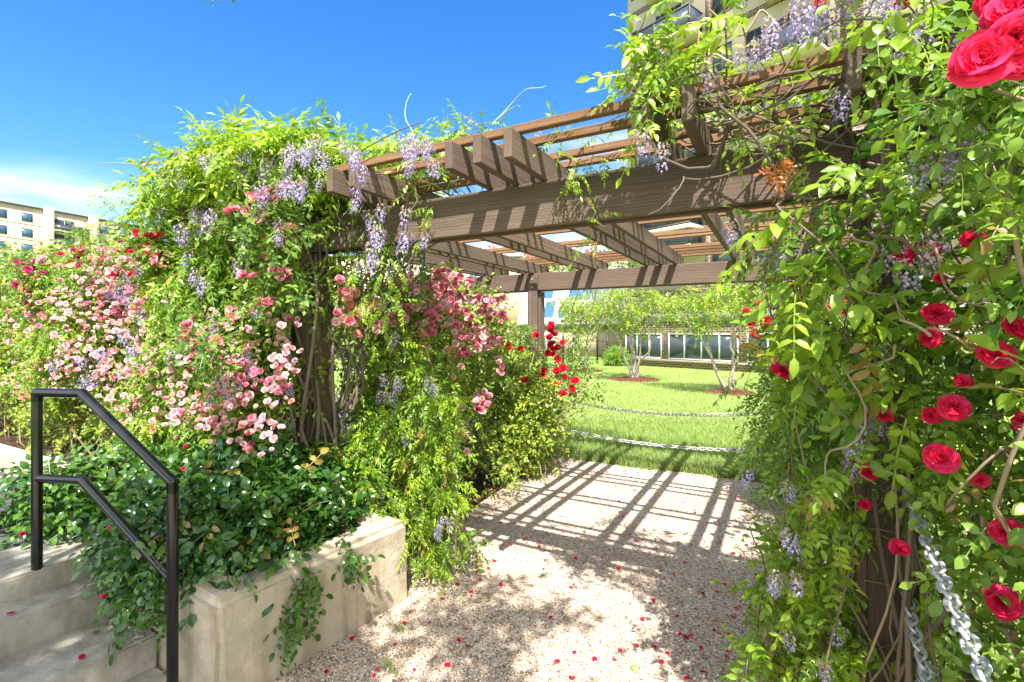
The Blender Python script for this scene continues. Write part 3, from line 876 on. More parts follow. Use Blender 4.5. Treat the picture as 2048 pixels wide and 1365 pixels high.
# --- brick and stucco tower, its long face running from the far left corner towards the near right
rzT = math.atan2(-.777, .63)
tw = thing('apartment_tower', 'tall brick and stucco tower with projecting glass railed balconies', 'tower', (6.6, 28.3, 0), None, rzT)
mb = MB(); mb.box((0, 0, 0), (27, 13, 31)); mb.build('wall', MAT['stucco'], tw, local=True)
FL0 = [4.0, 7.05, 10.2, 13.4, 16.6, 19.8, 23., 26.2]
mb = MB()
for z in FL0:
    mb.box((-.015, -.015, z - .30), (27.015, .1, z + .0)); mb.box((-.016, .1, z - .30), (.1, 12, z))
for x0, x1 in ((4.75, 5.0), (10.6, 11.4), (18.8, 20.)):
    for i in range(len(FL0)):
        z0 = 2.5 if i == 0 else FL0[i - 1] + .004
        mb.box((x0, -.014, z0), (x1, .1, FL0[i] - .304))
mb.build('brick_band', MAT['brick'], tw, local=True)
mb = MB(); mb.box((.3, -.035, 2.5), (.9, .02, 3.4)); 
for i, z in enumerate(FL0[:-1]):
    window(tw, .25, .62, z + .7, z + 2.1, 0, 1, 'trim', 'glass')
    window(tw, 5.05, 6.15, z + .55, z + 2.25, 0, 2, 'trim', 'glass')
    window(tw, 6.75, 7.6, z + .55, z + 2.25, 0, 2, 'trim', 'glass')
    window(tw, 12.35, 13.1, z + .55, z + 2.25, 0, 2, 'trim', 'glass')
    if i >= 1 or True:
        balcony(tw, 1.55, 4.65, z + (2.05 if i == 0 else 0), 0, 1.25)
        balcony(tw, 7.85, 10.2, z + .0, 0, 1.3)
        balcony(tw, 14.9, 18.4, z + 1.35 if i == 0 else z + .4, 0, 1.3)
mb = MB(); mb.box((-.3, -.3, 31.002), (27.3, 13.3, 31.5)); mb.build('roof', MAT['trim'], tw, local=True)

# --- low brick podium in front of it
pd = thing('brick_podium', 'low brown brick podium with wide white framed windows by the lawn', 'building', (6.1, 27.3, 0), None, rzT)
lbox('wall', pd, (0, 0, -.1), (26, 1.3, 2.3), MAT['brick'])
lbox('coping', pd, (-.12, -.12, 2.303), (26.1, 1.35, 2.72), MAT['coping'])
lbox('ledge', pd, (-.02, -.07, .30), (26.02, .02, .40), MAT['stucco'])
xx = .18
for n_, w_ in ((3, 2.3), (4, 3.6), (4, 3.6), (4, 3.6), (4, 3.6)):
    window(pd, xx, xx + w_, .42, 1.72, -.005, n_, 'white', 'glass', t=.07); xx += w_ + .38
mb = MB()
for x in np.arange(.1, 26, 1.3): mb.box((x, .2, 2.722), (x + .05, .25, 3.45))
mb.box((.1, .195, 3.452), (26, .255, 3.50)); mb.box((.1, .21, 3.0), (26, .24, 3.03))
for x in np.arange(.25, 26, .13): mb.box((x, .215, 3.032), (x + .015, .235, 3.45))
mb.build('railing', MAT['fence'], pd, local=True)

# --- pale building with sloping glazed roof beyond the gate
at_b = thing('atrium_building', 'pale metal roofed building with slanted skylights beyond the far post', 'building', (.5, 38, 0), None, -.25)
lbox('wall', at_b, (0, 0, 0), (9, 6, 2.1), MAT['pinkbrick'])
lbox('fascia', at_b, (-.1, -.2, 2.103), (9.1, 6, 2.4), MAT['trim'])
mb = MB(); mb.add([(-.1, -.15, 2.42), (9.1, -.15, 2.42), (9.1, 3.2, 5.9), (-.1, 3.2, 5.9), (-.1, 6, 2.42), (9.1, 6, 2.42), (-.1, 6, 5.9), (9.1, 6, 5.9)],
                  [(0, 1, 2, 3), (3, 2, 7, 6), (4, 6, 7, 5)]); mb.add([(-.1, -.15, 2.42), (-.1, 3.2, 5.9), (-.1, 6, 5.9), (-.1, 6, 2.42)], [(0, 1, 2, 3)])
rf = mb.build('roof', MAT['roofmetal'], at_b, local=True)


def roofpt(x, t): return (x, -.15 + 3.35 * t - .03, 2.42 + 3.48 * t + .03)


for x0, x1, t0, t1 in ((1.0, 1.75, .14, .52), (1.85, 2.6, .14, .52), (.55, 2.3, .60, .92), (3.6, 5.3, .55, .92), (3.0, 3.8, .14, .5), (6.2, 7.6, .2, .6)):
    mb = MB(); mb.add([roofpt(x0, t0), roofpt(x1, t0), roofpt(x1, t1), roofpt(x0, t1)], [(0, 1, 2, 3)])
    mb.build('skylight', MAT['bluegl'], at_b, local=True)
lbox('door', at_b, (1.9, -.04, .0), (2.8, .02, 1.95), MAT['white'])

# --- cream apartment block seen over the hedge
rzL = math.atan2(.915, .403)
ap = thing('apartment_block', 'cream brick block with recessed balconies seen over the rose hedge', 'apartment block', (-92.8, 90., 0), None, rzL)
lbox('wall', ap, (-24, 0, 0), (23.4, 14, 25.5), MAT['pinkbrick'])
lbox('roof', ap, (-24.2, -.25, 25.503), (23.6, 14.2, 25.75), MAT['trim'])
lbox('pilaster', ap, (6.1, -.9, 0), (7.5, -.003, 26.0), MAT['stucco'])
lbox('pilaster', ap, (13.4, -.9, 0), (14.9, -.003, 25.95), MAT['stucco'])
zs = [24.3 - 1.55 - 2.9 * k for k in range(8)]
for k, z in enumerate(zs):
    for x0, x1 in ((-8.4, -6.4), (-3.9, -2.), (-.9, .95), (3.0, 4.6), (15.6, 17.2), (19.2, 20.8)):
        if k < 5 or x0 > 0: window(ap, x0, x1, z, z + 1.55, 0, 2, 'trim', 'bluegl', t=.07)
    if k < 6:
        lbox('recess', ap, (7.55, -.04, z - .75), (13.35, .02, z + 1.6), MAT['cream'])
        balcony(ap, 7.52, 13.38, z - .80, -.045, .85, 'stucco', 'railgl', 1.05, 7)
mb = MB()
for k in range(8): mb.box((-24.01, -.012, zs[k] - .62), (6.08, .1, zs[k] - .46)); mb.box((14.92, -.012, zs[k] - .62), (23.41, .1, zs[k] - .46))
mb.build('band', MAT['coping'], ap, local=True)

# --- farther cream block behind the pergola
fb = thing('apartment_block', 'distant cream block glimpsed under the pergola rafters', 'apartment block', (-80, 170, 0), None, 0.)
lbox('wall', fb, (0, 0, 0), (125, 14, 27.6), MAT['pinkbrick'])
lbox('roof', fb, (-.3, -.4, 27.603), (125.3, 14.3, 28.2), MAT['trim'])
for k in range(3):
    for x in np.arange(4, 122, 5.6): window(fb, x, x + 2.3, 24.6 - 1.5 - 2.95 * k, 24.6 + .2 - 2.95 * k, 0, 2, 'trim', 'bluegl', t=.1)

# ------------------------------------------------------------------ black metal fence and gate
fe = thing('metal_fence', 'black picket fence with a gate post behind the crape myrtles', 'fence', (4.2, 29.2, 0))
mb = MB()
x0, x1, yf = .9, 5.6, 29.2
for x in np.arange(x0, x1, .115): mb.box((x, yf, .08), (x + .018, yf + .018, 1.42))
mb.build('pickets', MAT['fence'], fe)
for z in (.2, 1.25): mb = MB(); mb.box((x0, yf - .012, z), (x1, yf + .03, z + .035)); mb.build('rail', MAT['fence'], fe)
for x, h in ((.9, 1.6), (3., 1.6), (5.02, 2.35), (5.6, 1.8)):
    mb = MB(); mb.box((x - .05, yf - .052, 0), (x + .05, yf + .052, h)); mb.build('post', MAT['fence'], fe)

# ------------------------------------------------------------------ mulch rings
for (px, py, D, rad) in ((1165, 742, 22.9, .95), (1268, 760, 18.4, .95), (1458, 786, 14.4, .75)):
    g = at(px, py, D); mb = MB(); n = 36
    a = np.arange(n) / n * 2 * math.pi; rr = rad * (1 + .06 * np.sin(3 * a) + .04 * np.sin(7 * a + 1))
    P = np.stack([g[0] + rr * np.cos(a), g[1] + rr * np.sin(a), np.full(n, .012)], 1)
    P2 = np.stack([g[0] + .5 * rr * np.cos(a), g[1] + .5 * rr * np.sin(a), np.full(n, .09)], 1)
    mb.add(np.vstack([P, P2, [[g[0], g[1], .11]]]), [(i, (i + 1) % n, n + (i + 1) % n, n + i) for i in range(n)]); mb.add(np.vstack([P2, [[g[0], g[1], .11]]]), [(i, (i + 1) % n, n) for i in range(n)])
    S2(mb.build('mulch_ring', MAT['mulch']))
# ================================================================== PLANTS
BR_ = ((1962, 118, .92, .118), (2030, 75, .90, .115), (2022, 20, .93, .11), (2050, 10, .95, .11), (2040, 120, .95, .10), (1805, 510, 1.68, .078), (1828, 500, 1.7, .06), (1868, 498, 1.66, .068), (1880, 556, 1.66, .045), (1875, 627, 1.5, .108), (1860, 676, 1.62, .085), (1993, 708, 1.32, .112), (2036, 655, 1.3, .098), (1570, 743, 2.05, .105), (1906, 815, 1.42, .108), (1768, 830, 1.72, .058), (1862, 832, 1.5, .07), (1883, 916, 1.4, .115), (1738, 945, 1.85, .075), (2014, 1063, 1.3, .102), (1800, 1097, 1.66, .072), (2004, 1207, 1.32, .104), (1970, 545, 1.4, .05), (1665, 660, 2.0, .035), (2045, 845, 1.4, .07), (1990, 0, 1.0, .09), (1945, 480, 1.45, .08), (1925, 765, 1.5, .06), (1960, 960, 1.4, .06), (1640, 8, 1.75, .05), (1805, 5, 1.6, .06), (1730, 1010, 1.9, .05))
BR = [(x, y, D * .96, s * (.80 if x < 1800 else .70)) for x, y, D, s in BR_]
def q_of(px): return (np.asarray(px, float) - CX) / FPX


def on_v(px, py, v):
    q = q_of(px); D = v / (V2[0] * q + V2[1]); return np.stack([q * D, D, CAMH - (np.asarray(py, float) - HY) / FPX * D], -1)


def on_r(px, py, r):
    q = q_of(px); D = r / (R2[0] * q + R2[1]); return np.stack([q * D, D, CAMH - (np.asarray(py, float) - HY) / FPX * D], -1)


def toRV(P): return P @ R2, P @ V2


def scatter_px(n, poly_boxes):
    """random picture points inside boxes (x0, x1, y0, y1, weight)"""
    w = A3([b[4] for b in poly_boxes], float); k = rng.choice(len(poly_boxes), n, p=w / w.sum())
    b = A3([pb[:4] for pb in poly_boxes], float)[k]
    return b[:, 0] + rng.random(n) * (b[:, 1] - b[:, 0]), b[:, 2] + rng.random(n) * (b[:, 3] - b[:, 2])


def clusters(P, per, spread, face, jitter=.5):
    """turn centres into little bunches; every flower faces roughly 'face'"""
    Q, Nn = [], []
    for p in P:
        m = int(rng.integers(per[0], per[1] + 1))
        o = rng.normal(0, spread, (m, 3)); Q.append(p + o); Nn.append(unit(face + rng.normal(0, jitter, (m, 3)) + o / spread * .25))
    return np.concatenate(Q), np.concatenate(Nn)


def cam_dir(P): return unit(A3([0, 0, CAMH]) - P)


def face_of(P): return unit(cam_dir(P) * .55 + SUN_DIR * .8 + rng.normal(0, .35, P.shape))


def finish(root, lf, st, leafmat='leaf'):
    if lf.n: lf.build('foliage', MAT[leafmat], root, smooth=True)


# ---------------------------------------------------------------- wisteria over the left of the pergola
wl = thing('wisteria_vine', 'lilac flowering wisteria heaped over the left corner of the pergola', 'wisteria', RV(-2.9, 2.2, .4), 'wisteria vines')
lf = MB(); st = lf
n = 900; Pb = rand_box(n * 2, (-4.35, -1.45), (1.9, 3.35), (0, 1))
w = np.exp(-((Pb[:, 0] + 3.15) / 1.0) ** 2); keep = rng.random(n * 2) < np.clip(.0 + 1. * np.exp(-((Pb[:, 0] + 3.0) / 1.25) ** 6), 0, 1)
keep &= (clump(Pb * A3([1, 1, 0]), 4.) > -.6) & ((Pb[:, 0] < -2.62) | ((Pb[:, 1] > 2.6) & (Pb[:, 1] < 3.1))) & (rng.random(n * 2) < np.where(Pb[:, 0] > -2.6, .12, np.where((Pb[:, 0] < -3.3) & (Pb[:, 1] < 2.2), .35, .9)))
Pb, w = Pb[keep], w[keep]
vfall = np.exp(-((Pb[:, 1] - 2.6) / .9) ** 4)
z = 2.70 + Pb[:, 2] * (.06 + .24 * np.where(Pb[:, 0] > -3.15, np.clip(1 - ((Pb[:, 0] + 3.15) / 1.9) ** 2, .3, 1), w) * vfall)
S = RV(Pb[:, 0], Pb[:, 1], z)
D = ZUP * .75 - V2 * .55 + rng.normal(0, .55, S.shape)
tips_roof = shoots(lf, st, WIS, S, D, rng.uniform(.12, .32, len(S)), 5, .22, 'wis', .4, .24)
n = 55; Pb = rand_box(n, (-2.45, -1.6), (2.45, 2.7), (2.74, 2.95)); S = RV(Pb[:, 0], Pb[:, 1], Pb[:, 2])
shoots(lf, st, WIS, S, ZUP * .8 + rng.normal(0, .5, S.shape), rng.uniform(.10, .22, n), 4, .18, 'wis', .4, .3)
# curtain falling in front of the hedge, left of the post
n = 760; Pb = rand_box(n, (-4.35, -3.26), (2.05, 2.42), (0, 1))
zz = .95 + 1.36 * Pb[:, 2] ** .8; ok = (clump(np.stack([Pb[:, 0], Pb[:, 1], zz], 1), 3.2) > -.7) & (rng.random(n) < np.clip(1.25 - .95 * np.abs(Pb[:, 0] + 3.45) / .9, .12, 1))
Pb, zz = Pb[ok], zz[ok]
S = RV(Pb[:, 0], Pb[:, 1], zz); D = -V2 * .9 + ZUP * .15 + R2 * .1 + rng.normal(0, .5, S.shape)
tips_cur = shoots(lf, st, WIS, S, D, rng.uniform(.15, .34, len(S)), 6, .19, 'wis', .6, -.06)
# thin growth draped on the front beam and under it, right of the post
n = 34; Pb = rand_box(n, (-2.75, -2.1), (2.34, 2.44), (1.75, 2.55)); S = RV(Pb[:, 0], Pb[:, 1], Pb[:, 2])
shoots(lf, st, WIS, S, -V2 * .5 - ZUP * .4 + R2 * .2 + rng.normal(0, .5, S.shape), rng.uniform(.12, .24, n), 4, .13, 'wis', .6, .1)
n = 30; Pb = rand_box(n, (-2.75, -2.3), (2.45, 3.0), (1.9, 2.5)); S = RV(Pb[:, 0], Pb[:, 1], Pb[:, 2])
shoots(lf, st, WIS, S, -ZUP * .8 + rng.normal(0, .5, S.shape), rng.uniform(.15, .34, n), 5, .17, 'mid', .6, .0)
# sprigs over the rafters towards the middle
for r, v, m in ((-1.12, 2.75, 5), (-.98, 2.55, 4), (-1.5, 3.0, 5)):
    S = RV(r + rng.normal(0, .10, m), v + rng.normal(0, .12, m), 2.72 + rng.normal(0, .05, m))
    shoots(lf, st, WIS, S, ZUP * .1 - V2 * .3 + rng.normal(0, .6, S.shape), rng.uniform(.08, .18, m), 4, .13, 'wis', .5, .3)
for r, z in ((-.92, 2.50), (-.88, 2.38), (-.86, 2.28), (-.84, 2.62), (-1.85, 2.5), (-1.95, 2.35)):
    S = RV(r + rng.normal(0, .03, 2), 2.38 + rng.normal(0, .03, 2), z + rng.normal(0, .04, 2))
    shoots(lf, st, WIS, S, -ZUP * .4 - V2 * .6 + rng.normal(0, .6, S.shape), rng.uniform(.06, .12, 2), 3, .11, 'wis', .3, .3)
finish(wl, lf, st)
paths = []
for k in range(11):
    r0 = rng.uniform(-3.0, -2.72); r1 = rng.uniform(-3.1, -2.45)
    paths.append((wander(RV(r0, rng.uniform(2.30, 2.5), .1), RV(r1, rng.uniform(2.35, 2.75), 2.55), 20, .10, 3), rng.uniform(.010, .020), .009))
for k in range(9):
    paths.append((wander(RV(rng.uniform(-2.85, -2.6), 2.5, 1.2), RV(rng.uniform(-2.55, -2.1), rng.uniform(2.45, 3.0), 2.6), 16, .09, 3), .010, .006))
for k in range(26):
    a = RV(rng.uniform(-3.9, -1.8), rng.uniform(2.0, 3.), 2.66); b = RV(rng.uniform(-4.3, -1.5), rng.uniform(1.9, 3.4), rng.uniform(2.66, 2.95))
    paths.append((wander(a, b, 14, .10, 2.5), .007, .003))
for r, zt in ((-2.32, 2.1), (-2.25, 2.12), (-2.18, 2.25), (-1.95, 2.05), (-2.05, 2.28), (-2.6, 2.2), (-2.42, 2.15)):
    paths.append((wander(RV(r, 2.34, 2.62), RV(r + rng.normal(0, .12), 2.36, zt), 14, .08, 3), .0045, .0022))
P = wander(RV(-.98, 2.30, 2.62), RV(-.80, 2.36, 2.23), 14, .05, 3); paths.append((P, .005, .003))
vine_stems(wl, paths)
tp = []                                                   # pale whips waving above
for (px, py, D), (qx, qy, E) in (((840, 292, 3.0), (765, 262, 3.0)), ((826, 285, 3.0), (822, 190, 3.0)), ((985, 250, 2.8), (1092, 172, 2.7)), ((1000, 250, 2.8), (1040, 215, 2.7)),
                                 ((620, 262, 3.2), (682, 248, 3.1)), ((330, 345, 3.4), (165, 338, 3.5)), ((340, 420, 3.4), (165, 405, 3.6))):
    P = wander(at(px, py, D), at(qx, qy, E), 20, .025, 1.6); P[:, 2] += .05 * np.sin(np.linspace(0, math.pi, 20)); tp.append((P, .0042, .0014))
vine_stems(wl, tp, 'tendril', (.34, .42, .16))
# flower clusters
px, py = scatter_px(84, [(320, 660, 290, 390, 3), (480, 760, 350, 420, .5), (600, 900, 290, 350, 1.2), (330, 560, 430, 700, 1.2), (690, 860, 400, 560, .5)])
Q = np.concatenate([on_v(px, py, rng.uniform(1.70, 1.92, len(px))), A3([at(1165, 385, 2.62), at(760, 430, 2.95), at(735, 445, 2.95), at(700, 380, 3.0), at(640, 372, 3.0), at(1075, 275, 2.75), at(775, 555, 3.2), at(715, 540, 3.2), at(595, 610, 3.3), at(575, 780, 3.2)])])
blooms(wl, 'raceme', Q + ZUP * .05, Q * 0 + ZUP, rng.uniform(.07, .115, len(Q)), 'flower_cluster', 100, True)

# ---------------------------------------------------------------- hedge of climbing roses along the drive
hg = thing('climbing_rose', 'long pale pink climbing rose hedge behind the kerb and drive', 'rose hedge', RV(-5.6, 2.5, .5), 'climbing roses')
lf = MB(); st = lf
n = 5200; Pb = rand_box(n, (-9.2, -3.0), (2.12, 2.85), (0, 1)); top = 2.30 + .10 * (Pb[:, 0] > -4.6) + .12 * np.sin(Pb[:, 0] * 2.3) + .09 * np.sin(Pb[:, 0] * 5.1 + 1)
zz = .72 + (top - .72) * Pb[:, 2] ** .75
P3 = np.stack([Pb[:, 0], Pb[:, 1], zz], 1); ok = (clump(P3, 3.4) > -.55 + .25 * (zz < 1.2)); Pb, zz = Pb[ok], zz[ok]
S = RV(Pb[:, 0], Pb[:, 1] + .12 * clump(P3[ok], 2.), zz)
D = -V2 * .75 + ZUP * (.25 + .5 * (zz[:, None] > 2.1)) + rng.normal(0, .55, S.shape)
shoots(lf, st, ROSE, S, D, rng.uniform(.13, .28, len(S)), 6, .115, 'pale', .6, .10, .002, (.22, .17, .08))
n = 170; Pb = rand_box(n, (-9., -3.1), (2.0, 2.4), (2.15, 2.4)); S = RV(Pb[:, 0], Pb[:, 1], Pb[:, 2])
shoots(lf, st, ROSE, S, ZUP + rng.normal(0, .5, S.shape), rng.uniform(.2, .5, n), 5, .13, 'pale', .3, .35, .0022, (.3, .3, .12))
finish(hg, lf, st)
paths = []
for k in range(80):
    r = rng.uniform(-8.8, -3.4); paths.append((wander(RV(r, rng.uniform(2.05, 2.5), .52), RV(r + rng.normal(0, .6), rng.uniform(1.95, 2.4), rng.uniform(1.2, 2.5)), 12, .16, 2), .007, .003))
vine_stems(hg, paths, 'cane', (.24, .17, .10))
px, py = scatter_px(640, [(120, 360, 570, 760, 4), (330, 580, 620, 860, 3.4), (200, 500, 720, 870, 2.6), (60, 280, 510, 640, 1.8), (0, 140, 600, 790, 1.8), (380, 540, 830, 900, .7), (150, 330, 500, 560, 1)])
Q = on_v(px, py, rng.uniform(1.80, 2.02, len(px))); kinds = []
C, Nn = [], []
for p in Q:
    m = int(rng.choice([1, 1, 2, 3, 4])); kd = rng.choice(['pale', 'pale', 'pink', 'coral'], p=[.42, .30, .16, .12])
    C.append(p + rng.normal(0, .038, (m, 3))); kinds += [kd] * m
C = np.concatenate(C)
blooms(hg, kinds, C, face_of(C), rng.uniform(.026, .054, len(C)), 'rose_bloom', 100)

for nm, lab, kd, boxes, cnt, gx in (('climbing_rose', 'magenta climbing rose topping the hedge by its far left end', 'magenta', [(38, 75, 520, 570, 2), (40, 70, 560, 612, 2), (10, 30, 540, 560, .3), (190, 215, 560, 575, .4), (72, 90, 535, 555, .5)], 26, -7.3),
                            ('climbing_rose', 'crimson climbing rose trailing along the hedge top below the sky', 'crimson', [(215, 345, 488, 520, 3), (280, 312, 472, 495, 1.2), (140, 160, 500, 530, .7), (190, 330, 515, 570, .7)], 24, -4.9)):
    t = thing(nm, lab, 'climbing rose', RV(gx, 2.15, .55), 'climbing roses')
    lf = MB(); st = lf; px, py = scatter_px(cnt, boxes); Q = on_v(px, py, rng.uniform(1.86, 2.0, cnt))
    C, Nn = clusters(Q, (1, 4), .035, SUN_DIR)
    S = C[rng.integers(0, len(C), 70)] + V2 * .1 + rng.normal(0, .07, (70, 3))
    shoots(lf, st, ROSE, S, -V2 * .5 + ZUP * .6 + rng.normal(0, .5, S.shape), .16, 4, .115, 'rose', .3, .2)
    finish(t, lf, st)
    m = C.mean(0); vine_stems(t, [(wander(RV(gx, 2.2, .55), m + V2 * .15, 12, .12, 2), .011, .005), (wander(RV(gx + .1, 2.2, .55), C[0] + V2 * .12, 12, .12, 2), .009, .004), (wander(RV(gx - .1, 2.2, .55), C[-1] + V2 * .12, 12, .12, 2), .009, .004)], 'cane', (.2, .15, .08))
    blooms(t, kd, C, face_of(C), rng.uniform(.04, .07, len(C)), 'rose_bloom', 100)

# wisteria rambling through the hedge
wh = thing('wisteria_vine', 'lilac wisteria rambling through the pale pink rose hedge', 'wisteria', RV(-4.9, 2.4, .5), 'wisteria vines')
lf = MB(); st = lf
n = 420; Pb = rand_box(n, (-7.5, -3.3), (1.98, 2.2), (.9, 2.45)); ok = clump(Pb, 2.6) > .25; Pb = Pb[ok]; S = RV(Pb[:, 0], Pb[:, 1], Pb[:, 2])
shoots(lf, st, WIS, S, -V2 * .7 + ZUP * .2 + rng.normal(0, .5, S.shape), rng.uniform(.2, .4, len(S)), 5, .16, 'wis', .6, .12)
# sprays standing above the hedge against the sky
n = 46; Pb = rand_box(n, (-4.9, -3.6), (2.0, 2.3), (2.4, 2.7)); S = RV(Pb[:, 0], Pb[:, 1], Pb[:, 2])
shoots(lf, st, WIS, S, ZUP * .9 - R2 * .3 + rng.normal(0, .5, S.shape), rng.uniform(.2, .5, n), 5, .16, 'wis', .45, .25)
finish(wh, lf, st)
vine_stems(wh, [(wander(RV(-4.9 + rng.normal(0, .3), 2.3, .5), RV(-4.6 + rng.normal(0, .9), 2.2, rng.uniform(2.2, 2.9)), 14, .15, 2), .009, .004) for k in range(10)])
px, py = scatter_px(34, [(180, 420, 560, 720, 2), (230, 350, 520, 620, 1), (20, 200, 640, 760, 1), (400, 560, 680, 800, 1.2), (300, 420, 400, 470, 1.)])
Q = on_v(px, py, rng.uniform(1.8, 1.95, len(px)))
blooms(wh, 'raceme', Q, Q * 0 + ZUP, rng.uniform(.09, .14, len(Q)), 'flower_cluster', 100, True)

# pink rose threading through the vine beside the left post
pr_ = thing('climbing_rose', 'pink climbing rose threaded through the vine at the left post', 'climbing rose', RV(-3.2, 2.15, .5), 'climbing roses')
lf = MB(); st = lf
Q = A3([at(x, y, 2.80 + rng.normal(0, .05)) for x, y in ((505, 398), (470, 420), (495, 425), (540, 400), (515, 470), (548, 455), (585, 470), (540, 500), (545, 380), (553, 408), (530, 415), (515, 440), (535, 436), (524, 445), (578, 450), (525, 470), (535, 478), (568, 486), (545, 513), (560, 545), (572, 555), (565, 562), (552, 538), (375, 668), (383, 662), (420, 690), (430, 685), (412, 702), (388, 692), (510, 555), (500, 570), (540, 598))])
C, Nn = clusters(Q, (1, 3), .022, SUN_DIR)
S = np.repeat(Q, 4, 0) + V2 * .06 + rng.normal(0, .05, (len(Q) * 4, 3))
shoots(lf, st, ROSE, S, -V2 * .6 + rng.normal(0, .6, S.shape), .14, 4, .11, 'rose', .4, .1)
finish(pr_, lf, st)
vine_stems(pr_, [(wander(RV(-3.2, 2.15, .5), RV(-3.25, 2.0, 2.45), 16, .1, 3), .010, .005), (wander(RV(-3.25, 2.15, .5), RV(-3.6, 2.0, 1.75), 14, .1, 3), .008, .004)], 'cane', (.2, .15, .08))
blooms(pr_, [('coral' if y < 1.75 else 'pink') for y in C[:, 2]], C, face_of(C), rng.uniform(.05, .072, len(C)), 'rose_bloom', 100)

# ---------------------------------------------------------------- dark shrub rose in the planter
CLEAR = np.array([(*(A3([*pN, z])), .035) for z in np.arange(.05, 1.05, .03)] + [(*(A3([*pN, zN]) * (1 - t) + A3([*pB, zT]) * t), .03) for t in np.linspace(0, 1, 22)])
sh = thing('shrub_rose', 'dark glossy green shrub rose with small red buds filling the planter', 'shrub', Np + .85 * e_ + .6 * d_ + ZUP * .47)
lf = MB(); st = lf; c0 = Np + .95 * e_ + .62 * d_ + ZUP * .45
n = 1500; U = unit(rng.normal(0, 1, (n, 3))); U[:, 2] = np.abs(U[:, 2]); rad = rng.random(n) ** .4
S = c0 + (U * rad[:, None]) @ np.stack([e_ * .92, d_ * .64, ZUP * .46])
ok = (clump(S, 5.) > -.6) & ~((((S - Np) @ e_) < .30) & (S[:, 2] < .62) & (((S - Np) @ d_) < .35)); S, U = S[ok], U[ok]
D = U + ZUP * .2 + rng.normal(0, .4, S.shape)
tips_sh = shoots(lf, st, ROSEH, S, D, rng.uniform(.12, .34, len(S)), 6, .145, 'dark', .6, -.15, .002, (.10, .10, .03))
# canes arching left over the steps and rail
for k in range(36):
    a = c0 + e_ * rng.uniform(.3, .8) + d_ * rng.uniform(-.5, .2) + ZUP * rng.uniform(.05, .4); b = a + e_ * rng.uniform(.2, .75) - d_ * rng.uniform(.2, .55) + ZUP * rng.uniform(-.25, .12)
    S = a + (b - a) * np.linspace(0, 1, 8)[:, None] + rng.normal(0, .02, (8, 3))
    shoots(lf, st, ROSEH, S, (b - a) + ZUP * .3 + rng.normal(0, .3, S.shape), .14, 5, .13, 'dark', .5, -.05, .002, (.10, .10, .03))
# sprays hanging over the long wall
for l, m, z in ((.40, 4, .48), (.36, 4, .40), (.33, 3, .33), (.70, 4, .55), (.12, 4, .56)):
    S = Np + d_ * (l + rng.normal(0, .03, m))[:, None] - e_ * .02 + ZUP * (z + rng.normal(0, .04, m))[:, None] + (e_ * .15 if l < .2 else 0)
    shoots(lf, st, ROSEH, S, -e_ * .6 - ZUP * .5 + rng.normal(0, .4, S.shape), .10, 4, .105, 'dark', .6, .02, .002, (.10, .10, .03))
S = Np + e_ * rng.uniform(.32, .9, 34)[:, None] + d_ * rng.uniform(-.1, .12, 34)[:, None] + ZUP * rng.uniform(.36, .66, 34)[:, None]
shoots(lf, st, ROSEH, S, -d_ * .6 - ZUP * .3 + rng.normal(0, .4, S.shape), .13, 5, .105, 'dark', .6, -.05, .002, (.10, .10, .03))
finish(sh, lf, st, 'leaf_gloss')
vine_stems(sh, [(wander(c0 + rng.normal(0, .12, 3) * A3([1, 1, 0]) - ZUP * .03, c0 + e_ * rng.normal(0, .6) + d_ * rng.normal(0, .35) + ZUP * rng.uniform(.2, .5), 10, .06, 2), .007, .003) for k in range(26)], 'cane', (.13, .12, .05))
i = rng.choice(len(tips_sh), 26, False); Q = np.concatenate([tips_sh[i], A3([at(200, 993, 2.6), at(218, 1056, 2.4), at(450, 1063, 2.7), at(590, 1052, 2.75), at(367, 938, 2.9), at(372, 893, 3.0), at(595, 1108, 2.6), at(45, 1068, 2.3)])])
blooms(sh, 'crimson', Q, face_of(Q), rng.uniform(.016, .03, len(Q)), 'rose_bud', 100)

CLEAR = np.zeros((0, 4))
# ---------------------------------------------------------------- wisteria on the little trellis
wt = thing('wisteria_vine', 'light green wisteria climbing the small wooden trellis by the planter', 'wisteria', RV(-2.5, 2.9, 0), 'wisteria vines')
lf = MB(); st = lf
n = 560; Pb = rand_box(n, (-2.85, -2.1), (2.72, 3.05), (.12, 1.75)); lim = 1.5 + .2 * np.sin(Pb[:, 0] * 7) + .12 * (Pb[:, 0] + 2.5)
ok = (clump(Pb, 4.2) > -.45) & (Pb[:, 2] < lim) & (rng.random(n) < np.where(Pb[:, 2] < .85, .24, .75)); Pb = Pb[ok]; S = RV(Pb[:, 0], Pb[:, 1], Pb[:, 2])
shoots(lf, st, WIS, S, -V2 * .5 + R2 * .25 + ZUP * .3 + rng.normal(0, .55, S.shape), rng.uniform(.12, .26, len(S)), 5, .165, 'wis', .5, .08)
n = 45; Pb = rand_box(n, (-2.3, -2.05), (2.72, 3.0), (.1, .8)); S = RV(Pb[:, 0], Pb[:, 1], Pb[:, 2])
shoots(lf, st, WIS, S, R2 * .4 - V2 * .3 + ZUP * .2 + rng.normal(0, .5, S.shape), rng.uniform(.15, .3, n), 5, .14, 'wis', .5, .1)
n = 90; Pb = rand_box(n, (-2.95, -2.45), (2.55, 2.75), (.45, .95)); S = RV(Pb[:, 0], Pb[:, 1], Pb[:, 2])
shoots(lf, st, WIS, S, -V2 * .5 + ZUP * .2 + rng.normal(0, .5, S.shape), rng.uniform(.15, .3, n), 5, .14, 'wis', .5, .1)
finish(wt, lf, st)
